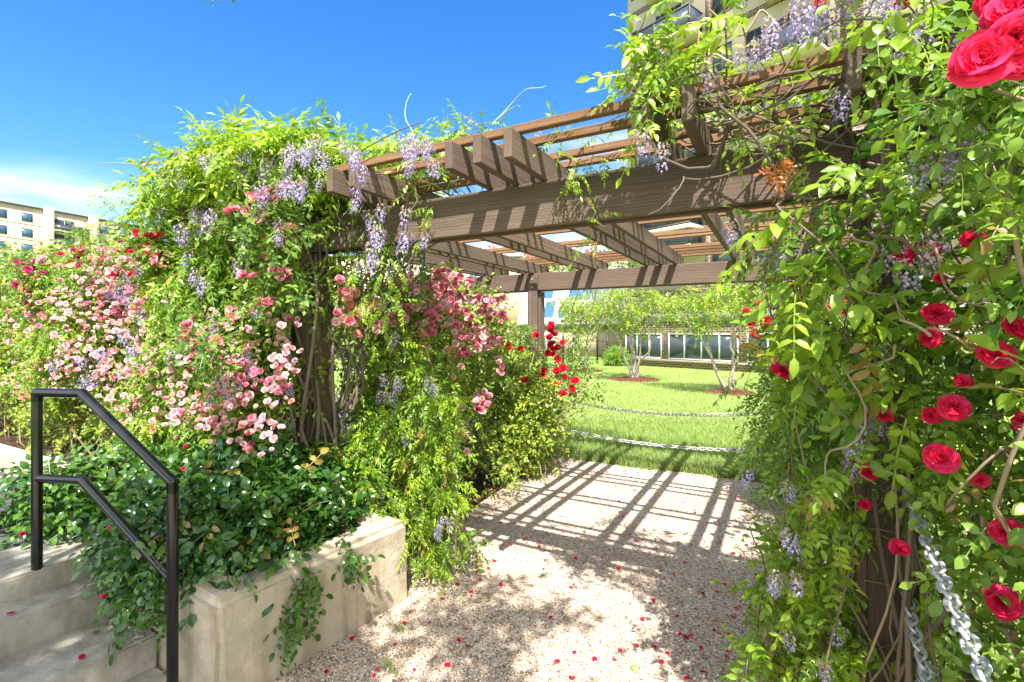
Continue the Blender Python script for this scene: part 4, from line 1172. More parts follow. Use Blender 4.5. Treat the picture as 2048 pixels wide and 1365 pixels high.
vine_stems(wt, [(wander(RV(rng.uniform(-2.9, -2.05), rng.uniform(2.8, 3.), .0), RV(rng.uniform(-2.9, -2.1), rng.uniform(2.75, 3.), rng.uniform(.8, 1.8)), 14, .08, 3), .008, .003) for k in range(17)], 'stem', (.22, .16, .10))
px, py = scatter_px(30, [(640, 880, 660, 820, 3), (640, 880, 820, 920, 1.2), (690, 760, 980, 1000, .3), (870, 900, 1030, 1060, .15)])
Q = on_v(px, py, rng.uniform(2.55, 2.7, len(px))); blooms(wt, 'raceme', Q, Q * 0 + ZUP, rng.uniform(.07, .11, len(Q)), 'flower_cluster', 100, True)

# ---------------------------------------------------------------- pink rose along the left side of the pergola
ps = thing('climbing_rose', 'bright pink climbing rose massed between the two left posts', 'climbing rose', RV(-3.1, 4.4, 0), 'climbing roses')
lf = MB(); st = lf
n = 2600; Pb = rand_box(n, (-3.4, -2.8), (2.95, 6.1), (.35, 2.5)); topz = 1.98 + .38 * np.exp(-((Pb[:, 1] - 4.1) / .9) ** 2) - .55 * np.clip((Pb[:, 1] - 4.9) / .5, 0, 1)
ok = (Pb[:, 2] < topz) & (clump(Pb, 3.3) > -.6) & (rng.random(n) < np.where(Pb[:, 2] < .9, .45, 1.)); Pb = Pb[ok]; S = RV(Pb[:, 0], Pb[:, 1], Pb[:, 2])
shoots(lf, st, ROSE, S, R2 * .8 + ZUP * .3 - V2 * .35 + rng.normal(0, .5, S.shape), rng.uniform(.12, .26, len(S)), 5, .12, 'pale', .5, .06, .002, (.2, .17, .07))
n = 150; Pb = rand_box(n, (-3.6, -1.6), (6.5, 6.95), (2.62, 2.85)); S = RV(Pb[:, 0], Pb[:, 1], Pb[:, 2])
shoots(lf, st, ROSE, S, ZUP * .6 + rng.normal(0, .6, S.shape), rng.uniform(.15, .3, n), 4, .13, 'pale', .5, .1)
n = 16; S = RV(rng.uniform(-2.75, -2.5, n), rng.uniform(4.3, 4.6, n), rng.uniform(.1, .8, n))
shoots(lf, st, ROSE, S, R2 * .5 - ZUP * .2 + rng.normal(0, .5, S.shape), .2, 4, .12, 'pale', .5, .1)
finish(ps, lf, st)
paths = [(wander(RV(-3.05 + rng.normal(0, .1), v, 0), RV(-2.95 + rng.normal(0, .15), v + rng.normal(0, .4), rng.uniform(1., 2.2)), 12, .1, 2), .009, .004) for v in rng.uniform(3.0, 6.2, 34)]
paths += [(wander(RV(-3.1, 6.5, 0), RV(rng.uniform(-3., -1.7), 6.7, 2.7), 14, .12, 2), .008, .004) for k in range(5)]
vine_stems(ps, paths, 'cane', (.24, .17, .10))
px, py = scatter_px(150, [(790, 930, 560, 640, 3), (840, 1010, 590, 690, 3.4), (660, 790, 585, 660, .8), (880, 1000, 680, 760, .9), (780, 860, 620, 720, .8), (890, 980, 770, 830, .5), (860, 910, 545, 575, 1)])
Q = on_r(px, py, rng.uniform(-2.56, -2.40, len(px))); C, Nn = clusters(Q, (1, 4), .04, SUN_DIR)
px, py = scatter_px(22, [(955, 985, 486, 500, 1), (1015, 1080, 490, 520, 2), (1165, 1240, 487, 520, 3), (930, 960, 520, 540, .5)])
Q2 = on_v(px, py, rng.uniform(6.45, 6.7, len(px))); C2, _ = clusters(Q2, (1, 3), .05, SUN_DIR)
px, py = scatter_px(9, [(875, 925, 880, 985, 1)]); Q3 = on_r(px, py, rng.uniform(-2.6, -2.45, len(px))); C3, _ = clusters(Q3, (1, 3), .03, SUN_DIR)
C = np.concatenate([C, C2, C3]); kinds = list(rng.choice(['pink', 'pink', 'pale', 'coral'], len(C), p=[.25, .2, .45, .10]))
blooms(ps, kinds, C, face_of(C), rng.uniform(.05, .08, len(C)), 'rose_bloom', 100)

# ---------------------------------------------------------------- red rose round the far left post
rr = thing('climbing_rose', 'bushy red rose at the foot of the far left pergola post', 'rose bush', RV(-2.75, 5.75, 0), 'climbing roses')
lf = MB(); st = lf
n = 1000; U = rng.normal(0, 1, (n, 3)); U = unit(U) * (rng.random(n) ** .4)[:, None]
S = RV(-2.80, 5.45, .70) + U @ np.stack([R2 * .36, V2 * .5, ZUP * .56]); S = S[(clump(S, 4.) > -.55) & (S[:, 2] > .22)]
D = S - RV(-2.75, 5.7, .9) + ZUP * .25 - V2 * .2 + rng.normal(0, .4, S.shape)
shoots(lf, st, ROSE, S, D, rng.uniform(.12, .26, len(S)), 5, .135, 'pale', .4, .15, .002, (.2, .17, .07))
S = RV(-2.45, 6.0, 1.25) + rng.normal(0, 1, (70, 3)) @ np.stack([R2 * .13, V2 * .13, ZUP * .26])
shoots(lf, st, ROSE, S, R2 * .5 + ZUP * .6 + rng.normal(0, .5, S.shape), .26, 5, .12, 'mid', .4, .1)
n = 60; S = RV(rng.uniform(-3.1, -2.98, n), 6.0, rng.uniform(1.2, 1.85, n)) - V2 * .1      # twining up the post
shoots(lf, st, ROSE, S, -V2 * .5 + rng.normal(0, .5, S.shape), .10, 4, .10, 'mid', .3, .1)
finish(rr, lf, st)
vine_stems(rr, [(wander(RV(-2.8 + rng.normal(0, .25), 5.4 + rng.normal(0, .3), 0), RV(-2.7 + rng.normal(0, .35), 5.6 + rng.normal(0, .35), rng.uniform(.6, 1.6)), 12, .07, 2), .009, .004) for k in range(30)], 'cane', (.30, .22, .13))
RL_ = ((1100, 658), (1108, 656), (1098, 677), (1103, 688), (1126, 687), (1118, 699), (1108, 710), (1091, 705), (1122, 720), (1114, 738), (1091, 751), (1055, 767), (1132, 751), (1114, 771), (1119, 766), (1149, 763), (1141, 783), (1143, 776), (1122, 790), (1130, 785), (1081, 806), (1096, 804), (1024, 822), (1030, 826), (1091, 847), (1044, 705), (1003, 636), (991, 656), (970, 664), (975, 668), (993, 677), (950, 689), (930, 681), (1073, 672), (1110, 664), (1107, 696), (1120, 740), (1088, 745), (1015, 690), (985, 700), (955, 660))
Q = A3([at(x, y, (6.05 if x > 1060 else 5.75) + rng.normal(0, .05)) for x, y in RL_]); C, _ = clusters(Q, (1, 2), .02, SUN_DIR)
blooms(rr, 'red', C, face_of(C), rng.uniform(.075, .105, len(C)), 'rose_bloom', 100)

FR = [(x, y, (5.15 if x < 1565 else 3.05) + .3 * rng.random()) for x, y in ((1497, 628), (1505, 650), (1512, 668), (1500, 640), (1515, 612), (1590, 572), (1607, 578), (1625, 575), (1600, 600), (1640, 620), (1650, 628), (1648, 645), (1660, 618), (1682, 618), (1705, 628), (1715, 620), (1735, 610), (1742, 618), (1668, 662), (1580, 590), (1530, 655), (1540, 640), (1680, 590), (1655, 585), (1690, 720))]
CLEAR = np.array([(*at(x, y, D), s * .8) for x, y, D, s in BR] + [(*at(x, y, D), .035) for x, y, D in FR] + [(*RV(RR_, VF - .06, z), .055) for z in np.arange(.15, 1.15, .06)] + [(*RV(RR_ - .02, VF - .06, z), .012) for z in np.arange(1.15, 2.3, .06)])
# ---------------------------------------------------------------- wisteria over the near right post
wr = thing('wisteria_vine', 'tangled lilac wisteria sprawling over the near right post and roof', 'wisteria', RV(.42, 2.3, 0), 'wisteria vines')
lf = MB(); st = lf
n = 340; Pb = rand_box(n, (-.52, 1.5), (2.0, 2.9), (2.70, 2.86)); ok = (clump(Pb, 4.5) > -.25) & (rng.random(n) < np.where(Pb[:, 1] < 2.3, .8, .30)) & (rng.random(n) < np.where(Pb[:, 0] < .2, .34, 1)); Pb = Pb[ok]; S = RV(Pb[:, 0], Pb[:, 1], Pb[:, 2])
shoots(lf, st, WISH, S, ZUP * .55 - V2 * .3 + rng.normal(0, .6, S.shape), rng.uniform(.10, .20, len(S)) * np.where(Pb[:, 0] < .2, .8, 1.4), 4, .18, 'wis', .45, .34, .0025, (.16, .14, .06))
n = 285; Pb = rand_box(n, (.02, 1.05), (1.75, 2.4), (1.45, 2.75)); ok = (clump(Pb, 4.) > -.15) & (rng.random(n) < np.where(np.abs(Pb[:, 0] - .36) < .2, .45, 1)) & (rng.random(n) < np.where((Pb[:, 2] > 2.25) & (Pb[:, 0] < .25), .35, 1)); Pb = Pb[ok]; S = RV(Pb[:, 0], Pb[:, 1], Pb[:, 2])
shoots(lf, st, WISH, S, -V2 * .6 - ZUP * .1 + rng.normal(0, .55, S.shape), rng.uniform(.12, .26, len(S)), 4, .21, 'wis', .5, .14, .0025, (.16, .14, .06))
n = 110; Pb = rand_box(n, (.0, .4), (2.4, 3.0), (1.2, 2.3)); S = RV(Pb[:, 0], Pb[:, 1], Pb[:, 2])
shoots(lf, st, WIS, S, -R2 * .4 - ZUP * .3 + rng.normal(0, .55, S.shape), rng.uniform(.16, .36, n), 5, .16, 'mid', .7, .05)
n = 230; Pb = rand_box(n, (.2, 1.5), (1.8, 2.5), (2.74, 3.05)); ok = clump(Pb, 4.) > -.3; Pb = Pb[ok]; S = RV(Pb[:, 0], Pb[:, 1], Pb[:, 2])
shoots(lf, st, WISH, S, ZUP * .8 - V2 * .2 + rng.normal(0, .55, S.shape), rng.uniform(.10, .22, len(S)), 4, .185, 'wis', .4, .32, .0025, (.16, .14, .06))
n = 20; Pb = rand_box(n, (-.58, -.35), (1.98, 2.4), (2.76, 2.95)); S = RV(Pb[:, 0], Pb[:, 1], Pb[:, 2])
shoots(lf, st, WISH, S, ZUP * .6 - V2 * .3 - R2 * .2 + rng.normal(0, .5, S.shape), rng.uniform(.08, .16, len(S)), 4, .16, 'wis', .35, .34, .0025, (.16, .14, .06))
# sprigs hanging off the right pair of rafters
for r, v, z in ((-.55, 2.1, 2.62), (-.15, 2.1, 2.55), (-.05, 2.15, 2.5), (.08, 2.1, 2.55), (-.4, 2.05, 2.7)):
    S = RV(r + rng.normal(0, .04, 3), v + rng.normal(0, .05, 3), z + rng.normal(0, .05, 3)); shoots(lf, st, WISH, S, -ZUP * .3 - V2 * .2 + rng.normal(0, .6, S.shape), .10, 3, .12, 'wis', .5, .3)
finish(wr, lf, st)
paths = []
for k in range(9):
    paths.append((wander(RV(rng.uniform(.22, .62), rng.uniform(2.22, 2.34), .0), RV(rng.uniform(.1, .8), rng.uniform(2.1, 2.45), 2.68), 22, .08, 3), rng.uniform(.006, .012), .006))
for k in range(46):
    a = RV(rng.uniform(-.3, .9), rng.uniform(2.0, 2.8), rng.uniform(2.45, 2.72)); b = RV(rng.uniform(-.7, 1.4), rng.uniform(1.8, 2.9), rng.uniform(2.5, 2.95))
    paths.append((wander(a, b, 14, .12, 2.5), rng.uniform(.004, .008), .0025))
for k in range(16):
    a = RV(rng.uniform(.0, .7), rng.uniform(1.9, 2.2), rng.uniform(1.9, 2.6)); b = a + R2 * rng.normal(.1, .35) - ZUP * rng.uniform(.2, .8) - V2 * rng.uniform(0, .2)
    paths.append((wander(a, b, 14, .09, 2.5), rng.uniform(.004, .007), .0025))
P = A3([at(1300, 205, 1.98), at(1290, 260, 1.95), at(1320, 315, 1.93), at(1375, 338, 1.92), at(1420, 335, 1.9), at(1434, 312, 1.9)]); tt = np.linspace(0, 5, 24); P = np.stack([np.interp(tt, range(6), P[:, k]) for k in range(3)], 1)
paths.append((P, .007, .005))
P = A3([at(1435, 150, 1.85), at(1440, 215, 1.8), at(1500, 262, 1.78), at(1545, 330, 1.74), at(1570, 385, 1.74), at(1620, 400, 1.7), at(1700, 385, 1.7)]); tt = np.linspace(0, 6, 26); P = np.stack([np.interp(tt, range(7), P[:, k]) for k in range(3)], 1)
paths.append((P, .007, .0045))
vine_stems(wr, paths)
tp = []
for (a, b) in ((at(1500, 120, 1.9), at(1300, 95, 2.0)), (at(1560, 60, 1.8), at(1420, 20, 1.85)), (at(1700, 470, 1.5), at(1810, 640, 1.4)), (at(1800, 640, 1.45), at(1960, 700, 1.4)), (at(1790, 690, 1.5), at(1650, 960, 1.6)), (at(2040, 860, 1.3), at(1900, 1020, 1.35)), (at(1840, 480, 1.5), at(2040, 650, 1.3))):
    tp.append((wander(a, b, 16, .05, 2.4), .0045, .003))
vine_stems(wr, tp, 'tendril', (.36, .27, .20))
Q = A3([at(x, y, D) for x, y, D in ((1600, 25, 1.75), (1655, 55, 1.7), (1680, 40, 1.7), (1740, 25, 1.6), (1760, 15, 1.6), (1640, 60, 1.7), (1575, 65, 1.8), (1500, 110, 1.9), (1520, 125, 1.9), (1480, 115, 1.92), (1840, 70, 1.55), (1830, 90, 1.55), (1270, 180, 2.25), (1285, 165, 2.2), (1330, 130, 2.15), (1283, 293, 2.0), (1327, 324, 2.0), (1670, 215, 1.75), (1560, 540, 1.95), (1805, 575, 1.55), (1895, 320, 1.4), (1925, 310, 1.4), (1980, 290, 1.3), (1935, 100, 1.5), (1770, 45, 1.6), (1850, 495, 1.6), (1445, 470, 2.3), (1540, 80, 1.85), (1420, 170, 2.0), (1245, 205, 2.3))])
Q = A3([[0, 0, CAMH]]) + (Q - A3([[0, 0, CAMH]])) * .93 + rng.normal(0, .01, Q.shape); Q = np.concatenate([Q, Q[[0, 3, 5, 8, 20, 21, 22, 25]] + rng.normal(0, .05, (8, 3))])
blooms(wr, 'raceme', Q + ZUP * .06, Q * 0 + ZUP, rng.uniform(.085, .125, len(Q)), 'flower_cluster', 100, True)
dry = MB(); S = at(1560, 330, 1.72) + rng.normal(0, .018, (9, 3)); place(dry, WISH, S, -ZUP + rng.normal(0, .5, S.shape), ZUP + rng.normal(0, .6, S.shape), np.full(9, .07), np.tile(A3([[.42, .13, .03]]), (9, 1)))
o = dry.build('dry_leaves', MAT['leaf'], wr); o['label'] = 'withered orange leaves hanging on the beam'

# young wisteria at the foot of that post
wf = thing('wisteria_vine', 'pale green wisteria at the foot of the near right post', 'wisteria', RV(.1, 2.35, 0), 'wisteria vines')
lf = MB(); st = lf
n = 560; Pb = rand_box(n, (-.1, .62), (1.95, 2.95), (.05, 1.5)); lim = 1.3 * np.clip((Pb[:, 0] + .35) / .6, 0.35, 1)
ok = (Pb[:, 2] < lim) & (clump(Pb, 4.6) > -.3) & (rng.random(n) < np.where(Pb[:, 2] < .45, .4, 1)) & ~((np.abs(Pb[:, 0] - .42) < .16) & (Pb[:, 1] < 2.4) & (Pb[:, 2] < .95) & (rng.random(n) < .8)); Pb = Pb[ok]; S = RV(Pb[:, 0], Pb[:, 1], Pb[:, 2])
shoots(lf, st, WISH, S, -V2 * .3 - R2 * .3 + ZUP * .25 + rng.normal(0, .5, S.shape), rng.uniform(.10, .24, len(S)), 5, .145, 'wis', .6, .20, .0025, (.24, .17, .08))
finish(wf, lf, st)
vine_stems(wf, [(wander(RV(rng.uniform(-.1, .5), rng.uniform(2.1, 2.6), 0), RV(rng.uniform(-.2, .6), rng.uniform(2.0, 2.6), rng.uniform(.7, 1.5)), 14, .06, 2.5), .006, .003) for k in range(16)], 'stem', (.27, .20, .13))
px, py = scatter_px(15, [(1480, 1620, 860, 1100, 2), (1600, 1760, 760, 1000, 1), (1540, 1720, 1100, 1330, 1.2), (1840, 1880, 1300, 1350, .3)])
Q = on_v(px, py, rng.uniform(1.95, 2.2, len(px))); blooms(wf, 'raceme', Q, Q * 0 + ZUP, rng.uniform(.07, .10, len(Q)), 'flower_cluster', 100, True)

# ---------------------------------------------------------------- large red climbing rose at the near right
rg = thing('climbing_rose', 'tall climbing rose with large red blooms beside the near right post', 'climbing rose', RV(.75, 1.7, 0), 'climbing roses')
lf = MB(); st = lf
n = 1150; Pb = rand_box(n, (.42, 1.3), (1.15, 2.5), (.1, 2.15)); inner = .36 + .30 * np.clip((1.75 - Pb[:, 1]) / .7, 0, 1) * np.where(Pb[:, 2] > 1.9, .15, 1)
ok = (Pb[:, 0] > inner * .8) & (clump(Pb, 3.8) > -.55) & (np.hypot(*RV(Pb[:, 0], Pb[:, 1])[:, :2].T) > 1.02) & (rng.random(n) < np.where(Pb[:, 2] < .6, .5, np.where(Pb[:, 2] > 1.7, .48, .95))) & ~((np.abs(Pb[:, 0] - .42) < .13) & (Pb[:, 2] < 1.05)); Pb = Pb[ok]; S = RV(Pb[:, 0], Pb[:, 1], Pb[:, 2])
shoots(lf, st, ROSEH, S, -R2 * .3 - V2 * .4 + ZUP * .25 + rng.normal(0, .55, S.shape), rng.uniform(.10, .22, len(S)), 5, .10, 'mid', .5, .16, .0022, (.2, .16, .07))
n = 75; S = at(1985, 160, 1.02) + rng.normal(0, .09, (n, 3)) + A3([.12, .1, 0]); S = S[np.hypot(S[:, 0], S[:, 1]) > .95]
shoots(lf, st, ROSEH, S, -V2 * .3 + ZUP * .1 + rng.normal(0, .6, S.shape), .15, 4, .09, 'mid', .4, .2)
finish(rg, lf, st)
vine_stems(rg, [(wander(RV(rng.uniform(.55, 1.1), rng.uniform(1.4, 2.3), 0), RV(rng.uniform(.45, 1.1), rng.uniform(1.3, 2.3), rng.uniform(1., 2.5)), 14, .09, 2.4), .010, .005) for k in range(26)] +
           [(wander(RV(.8, 1.5, 1.5), at(1990, 150, .98) + A3([.06, .06, 0]), 12, .05, 2), .007, .004)], 'cane', (.34, .25, .16))
Q = A3([at(x, y, D) for x, y, D, s in BR]); Nn = unit(cam_dir(Q) * .8 + SUN_DIR * .45 + rng.normal(0, .22, Q.shape))
blooms(rg, 'big_red', Q, Nn, A3([s for *_, s in BR]), 'rose_bloom', 100)

# ---------------------------------------------------------------- red rose along the right side, farther in
rf_ = thing('climbing_rose', 'smaller red climbing rose deep on the right side of the pergola', 'climbing rose', RV(.35, 4.4, 0), 'climbing roses')
lf = MB(); st = lf
n = 2300; Pb = rand_box(n, (-.2, .85), (2.95, 6.5), (.15, 2.15)); inn = .30 - .48 * np.exp(-((Pb[:, 1] - 5.75) / .6) ** 2)
ok = (Pb[:, 0] > inn) & (clump(Pb, 3.5) > -.6) & (Pb[:, 2] < 1.85 + .25 * np.sin(Pb[:, 1] * 3)); Pb = Pb[ok]; S = RV(Pb[:, 0], Pb[:, 1], Pb[:, 2])
shoots(lf, st, ROSE, S, -R2 * .7 - V2 * .3 + ZUP * .25 + rng.normal(0, .5, S.shape), rng.uniform(.12, .26, len(S)), 5, .115, 'mid', .5, .02, .002, (.2, .16, .07))
finish(rf_, lf, st)
vine_stems(rf_, [(wander(RV(rng.uniform(.2, .7), v, 0), RV(rng.uniform(.1, .6), v + rng.normal(0, .3), rng.uniform(.8, 1.8)), 12, .09, 2), .009, .004) for v in rng.uniform(3., 6.4, 26)], 'cane', (.26, .19, .12))
Q = A3([at(x, y, D) for x, y, D in FR])
C, _ = clusters(Q, (1, 2), .018, SUN_DIR); blooms(rf_, 'red', C, face_of(C), rng.uniform(.05, .07, len(C)) * np.where(C[:, 1] > 4.5, 1.45, 1), 'rose_bloom', 100)

CLEAR = np.zeros((0, 4))
# ---------------------------------------------------------------- crape myrtles on the lawn
def myrtle(px, py, D, H, spreadr, label, lean, nst, seed, dens=1.0, cz=.74):
    r = np.random.default_rng(seed); g = at(px, py, D); g[2] = .05
    t = thing('crape_myrtle', label, 'tree', g, 'crape myrtles on the lawn')
    mb = MB(); ends = []
    for k in range(nst):
        az = k / nst * 6.28 + r.normal(0, .4); out = A3([math.cos(az), math.sin(az), 0]); b = g + out * .10
        p1 = b + out * (.16 * H * r.uniform(.5, 1.2)) + A3(lean) * .3 + ZUP * H * .48; p1 += r.normal(0, .06, 3)
        P = wander(b, p1, 9, .06, 1.6); mb.tube(P, np.linspace(.048, .028, 9), 7)
        for j in range(3):
            p2 = p1 + out * r.uniform(.0, .2) * H + r.normal(0, .10 * H, 3) * A3([1, 1, .2]) + ZUP * H * r.uniform(.18, .34); mb.tube(wander(p1, p2, 7, .05, 1.6), np.linspace(.026, .010, 7), 6); ends.append(p2)
            for m in range(3):
                p3 = p2 + r.normal(0, .12 * H, 3) * A3([1, 1, .5]) + ZUP * .12 * H; mb.tube(wander(P[6] * 0 + p1 * .35 + p2 * .65, p3, 6, .05, 1.5), np.linspace(.012, .004, 6), 5); ends.append(p3)
    mb.build('trunk', MAT['bark'], t, smooth=True)
    lf = MB(); c = g + A3(lean) * .6 + ZUP * H * cz; n = int(430 * dens)
    U = unit(r.normal(0, 1, (n, 3))) * (r.random(n) ** .45)[:, None]; S = c + U @ np.diag([spreadr, spreadr, H * .30])
    S = S[clump(S, 2.2) > -.1]
    E = A3(ends); S = np.concatenate([S, E[r.integers(0, len(E), int(260 * dens))] + r.normal(0, .14, (int(260 * dens), 3))])
    shoots(lf, None, TREEL, S, (S - c) * A3([1, 1, .5]) + ZUP * .2 + r.normal(0, .5, S.shape), r.uniform(.12, .3, len(S)), 4, .15, 'tree', .35, .05)
    lf.build('crown', MAT['leaf'], t, smooth=True)
    return t


myrtle(1165, 742, 22.9, 3.4, 1.35, 'crape myrtle nearest the black gate with a narrow crown', (-.2, 0, 0), 5, 5)
myrtle(1268, 760, 18.4, 3.25, 1.30, 'middle crape myrtle with pale splayed trunks on its mulch ring', (.05, 0, 0), 6, 8)
myrtle(1458, 786, 14.4, 3.0, 1.15, 'crape myrtle nearest the roses with trunks leaning left', (-.75, 0, 0), 4, 9, .95)

bs = thing('round_shrub', 'clipped round evergreen shrub at the corner of the brick podium', 'shrub', at(1233, 728, 26.5) * A3([1, 1, 0]))
lf = MB(); c = at(1233, 716, 26.5); n = 700; U = unit(rng.normal(0, 1, (n, 3))); S = c + U * .62 * (rng.random(n) ** .3)[:, None] * A3([1.05, 1, .92]); S = S[S[:, 2] > .05]
shoots(lf, None, TREEL, S, S - c + rng.normal(0, .3, S.shape), .16, 3, .12, 'mid', .1, .1); lf.build('foliage', MAT['leaf'], bs, smooth=True)
mb = MB(); mb.tube(wander(c * A3([1, 1, 0]), c, 5, .02), .04, 6); mb.build('stem', MAT['darkbark'], bs)

# ---------------------------------------------------------------- shade tree behind the camera: only its shadow and one twig are in the picture
tt_ = thing('shade_tree', 'leafy shade tree behind the viewer with one twig at the top edge', 'tree', (-3.6, -4.2, 0))
mb = MB(); base = A3([-3.6, -4.2, 0]); top = A3([-2.9, -2.6, 5.2])
mb.tube(wander(base, top, 12, .12, 1.5), np.linspace(.2, .10, 12), 10); lf = MB(); cs = []
for k in range(16):
    g = A3([rng.uniform(-5.2, .9), rng.uniform(.75, 3.55), 0]); z = rng.uniform(4.6, 6.6); p = g + A3([-.027 * z, -.627 * z, z]); cs.append(p)
    mb.tube(wander(top - ZUP * rng.uniform(0, 1.2), p, 9, .2, 1.6), np.linspace(.06, .012, 9), 6)
twig = at(437, -14, 2.3); mb.tube(wander(cs[3], twig, 16, .2, 2), np.linspace(.02, .003, 16), 5)
mb.build('trunk', MAT['darkbark'], tt_, smooth=True)
n = 2600; z = rng.uniform(4.4, 6.9, n); gx = rng.uniform(-5.4, 1.3, n); gy = rng.uniform(.5, 3.7, n)
G2 = np.stack([gx, gy, 0 * gx], 1); hole = clump(G2 + A3([3.1, 1.7, 0]), 3.0)
lim = np.where(gx < -.9, 3.2 + .2 * np.sin(gx * 3), 3.15 + .35 * np.sin(gx * 5 + 1.)); hole = clump(G2 + A3([3.1, 1.7, 0]), 6.5); dens = np.where(gx < -.9, hole > -.5, hole > -.16)
ok = dens & (gy < lim) & (gx < .55 + .2 * np.sin(gy * 7)); S = np.stack([gx - .027 * z, gy - .627 * z, z], 1)[ok]
shoots(lf, None, TREEL, S, rng.normal(0, 1, S.shape), rng.uniform(.2, .4, len(S)), 4, .19, 'mid', .3, 0)
S = twig + A3([[0, 0, .02], [-.03, 0, .03], [.02, 0, .04], [0, .02, .05]]); shoots(lf, None, TREEL, S, rng.normal(0, 1, S.shape) - ZUP, .05, 3, .04, 'mid', .3, -.3)
lf.build('crown', MAT['leaf'], tt_, smooth=True)
# ================================================================== GROUND COVER
def ground_px(n, x, y):
    px = rng.uniform(*x, n); py = rng.uniform(*y, n); D = FPX * CAMH / (py - HY); return np.stack([q_of(px) * D, D, 0 * D], 1)


def inside(P, poly):
    x, y = P[:, 0], P[:, 1]; c = np.zeros(len(P), bool); n = len(poly)
    for i in range(n):
        x1, y1 = poly[i][:2]; x2, y2 = poly[(i + 1) % n][:2]
        m = ((y1 > y) != (y2 > y)) & (x < (x2 - x1) * (y - y1) / (y2 - y1 + 1e-12) + x1); c ^= m
    return c


G = np.concatenate([ground_px(62000, (480, 1960), (895, 1500)), ground_px(9000, (860, 1200), (890, 960))]); G = G[inside(G, outl)]
s_ = (G - Np) @ e_; l_ = (G - Np) @ d_; G = G[~((s_ > -.01) & (l_ < 1.21))]
n = len(G); oc = A3([(1, 0, 0), (-1, 0, 0), (0, 1, 0), (0, -1, 0), (0, 0, 1), (0, 0, -1)], float) ; of = A3([(0, 2, 4), (2, 1, 4), (1, 3, 4), (3, 0, 4), (2, 0, 5), (1, 2, 5), (3, 1, 5), (0, 3, 5)])
s = rng.uniform(.0035, .0085, n); ab = rng.uniform(.7, 1.4, (n, 3)) * A3([1, 1, .65]); a = rng.uniform(0, 6.28, n)
V = oc[None] * ab[:, None] * s[:, None, None] * (1 + rng.normal(0, .15, (n, 6, 1)))
ca, sa = np.cos(a)[:, None], np.sin(a)[:, None]; V = np.stack([V[..., 0] * ca - V[..., 1] * sa, V[..., 0] * sa + V[..., 1] * ca, V[..., 2]], -1)
V += G[:, None, :]; V[..., 2] += .006 + s[:, None] * .45
pal = A3([(.70, .60, .50), (.62, .49, .38), (.52, .385, .28), (.38, .26, .175), (.76, .70, .63), (.24, .17, .12), (.64, .46, .31), (.46, .42, .38)])
C = pal[rng.choice(8, n, p=[.24, .2, .15, .09, .14, .05, .08, .05])] * rng.uniform(.85, 1.12, (n, 1))
mb = MB(); mb.add(V.reshape(-1, 3), (of[None] + (np.arange(n) * 6)[:, None, None]).reshape(-1, 3), np.repeat(C, 6, 0))
o = mb.build('gravel_pebbles', MAT['pebble'], None, smooth=True); tag(o, 'small tan and white pebbles strewn over the gravel path', 'gravel', kind='stuff')

# grass blades
def blades(P, h, wd, young):
    n = len(P); a = rng.uniform(0, 6.28, n); w = A3([np.cos(a), np.sin(a), 0 * a]).T * wd[:, None]; ln = rng.normal(0, .45, (n, 3)) * A3([1, 1, 0]) * h[:, None]
    V = np.stack([P - w, P + w, P + ln * .35 + w * .7 + ZUP * h[:, None] * .6, P + ln * .35 - w * .7 + ZUP * h[:, None] * .6, P + ln + ZUP * h[:, None]], 1)
    F4 = A3([(0, 1, 2, 3)])[None] + (np.arange(n) * 5)[:, None, None]; F3 = A3([(3, 2, 4)])[None] + (np.arange(n) * 5)[:, None, None]
    k = np.clip(rng.normal(.45, .28, n) + young, 0, 1)[:, None]; C = A3([(.15, .25, .045)]) * (1 - k) + A3([(.42, .47, .19)]) * k
    CC = np.repeat(C, 5, 0)
    off = gb.n; gb.add(V.reshape(-1, 3), F4.reshape(-1, 4), CC); gb.f.append((F3.reshape(-1, 3) + off))


gb = MB()
def lawnpts(n, x, y):
    G = ground_px(n, x, y); r, v = toRV(G); return G[~inside(G, outl) & (v > 5.2) & ((r > -3.4) | (v > 6.7))]
G = lawnpts(60000, (1000, 1760), (842, 960)); blades(G, rng.uniform(.05, .11, len(G)), rng.uniform(.002, .0042, len(G)), -.05)
G = lawnpts(60000, (1000, 1800), (765, 850)); blades(G, rng.uniform(.04, .075, len(G)), rng.uniform(.003, .007, len(G)), .15)
G = lawnpts(34000, (900, 1900), (728, 775)); G = G[G[:, 1] < 30]; blades(G, rng.uniform(.03, .06, len(G)), rng.uniform(.005, .012, len(G)), .3)
# tufts at the gravel's far edge, and the grass beyond the right hand roses
e = RV(rng.uniform(-2.4, .7, 5200), 6.45 + np.abs(rng.normal(0, .14, 5200)) - .03, 0); blades(e, rng.uniform(.06, .17, len(e)), rng.uniform(.002, .004, len(e)), .0)
e = RV(.66 + np.abs(rng.normal(0, .9, 16000)), rng.uniform(.4, 6.4, 16000), 0); blades(e, rng.uniform(.05, .12, len(e)), rng.uniform(.002, .005, len(e)), .15)
for px, py in ((575 + 200, 1335), (790, 1350), (1270, 1345), (560, 1210), (1500, 1250), (800, 1265)):
    g = ground_px(30, (px - 9, px + 9), (py - 5, py + 5)); blades(g, rng.uniform(.02, .06, 30), rng.uniform(.0015, .003, 30), .1)
o = gb.build('grass', MAT['grass']); tag(o, 'short bright green lawn grass beyond the chains', 'grass', kind='stuff')

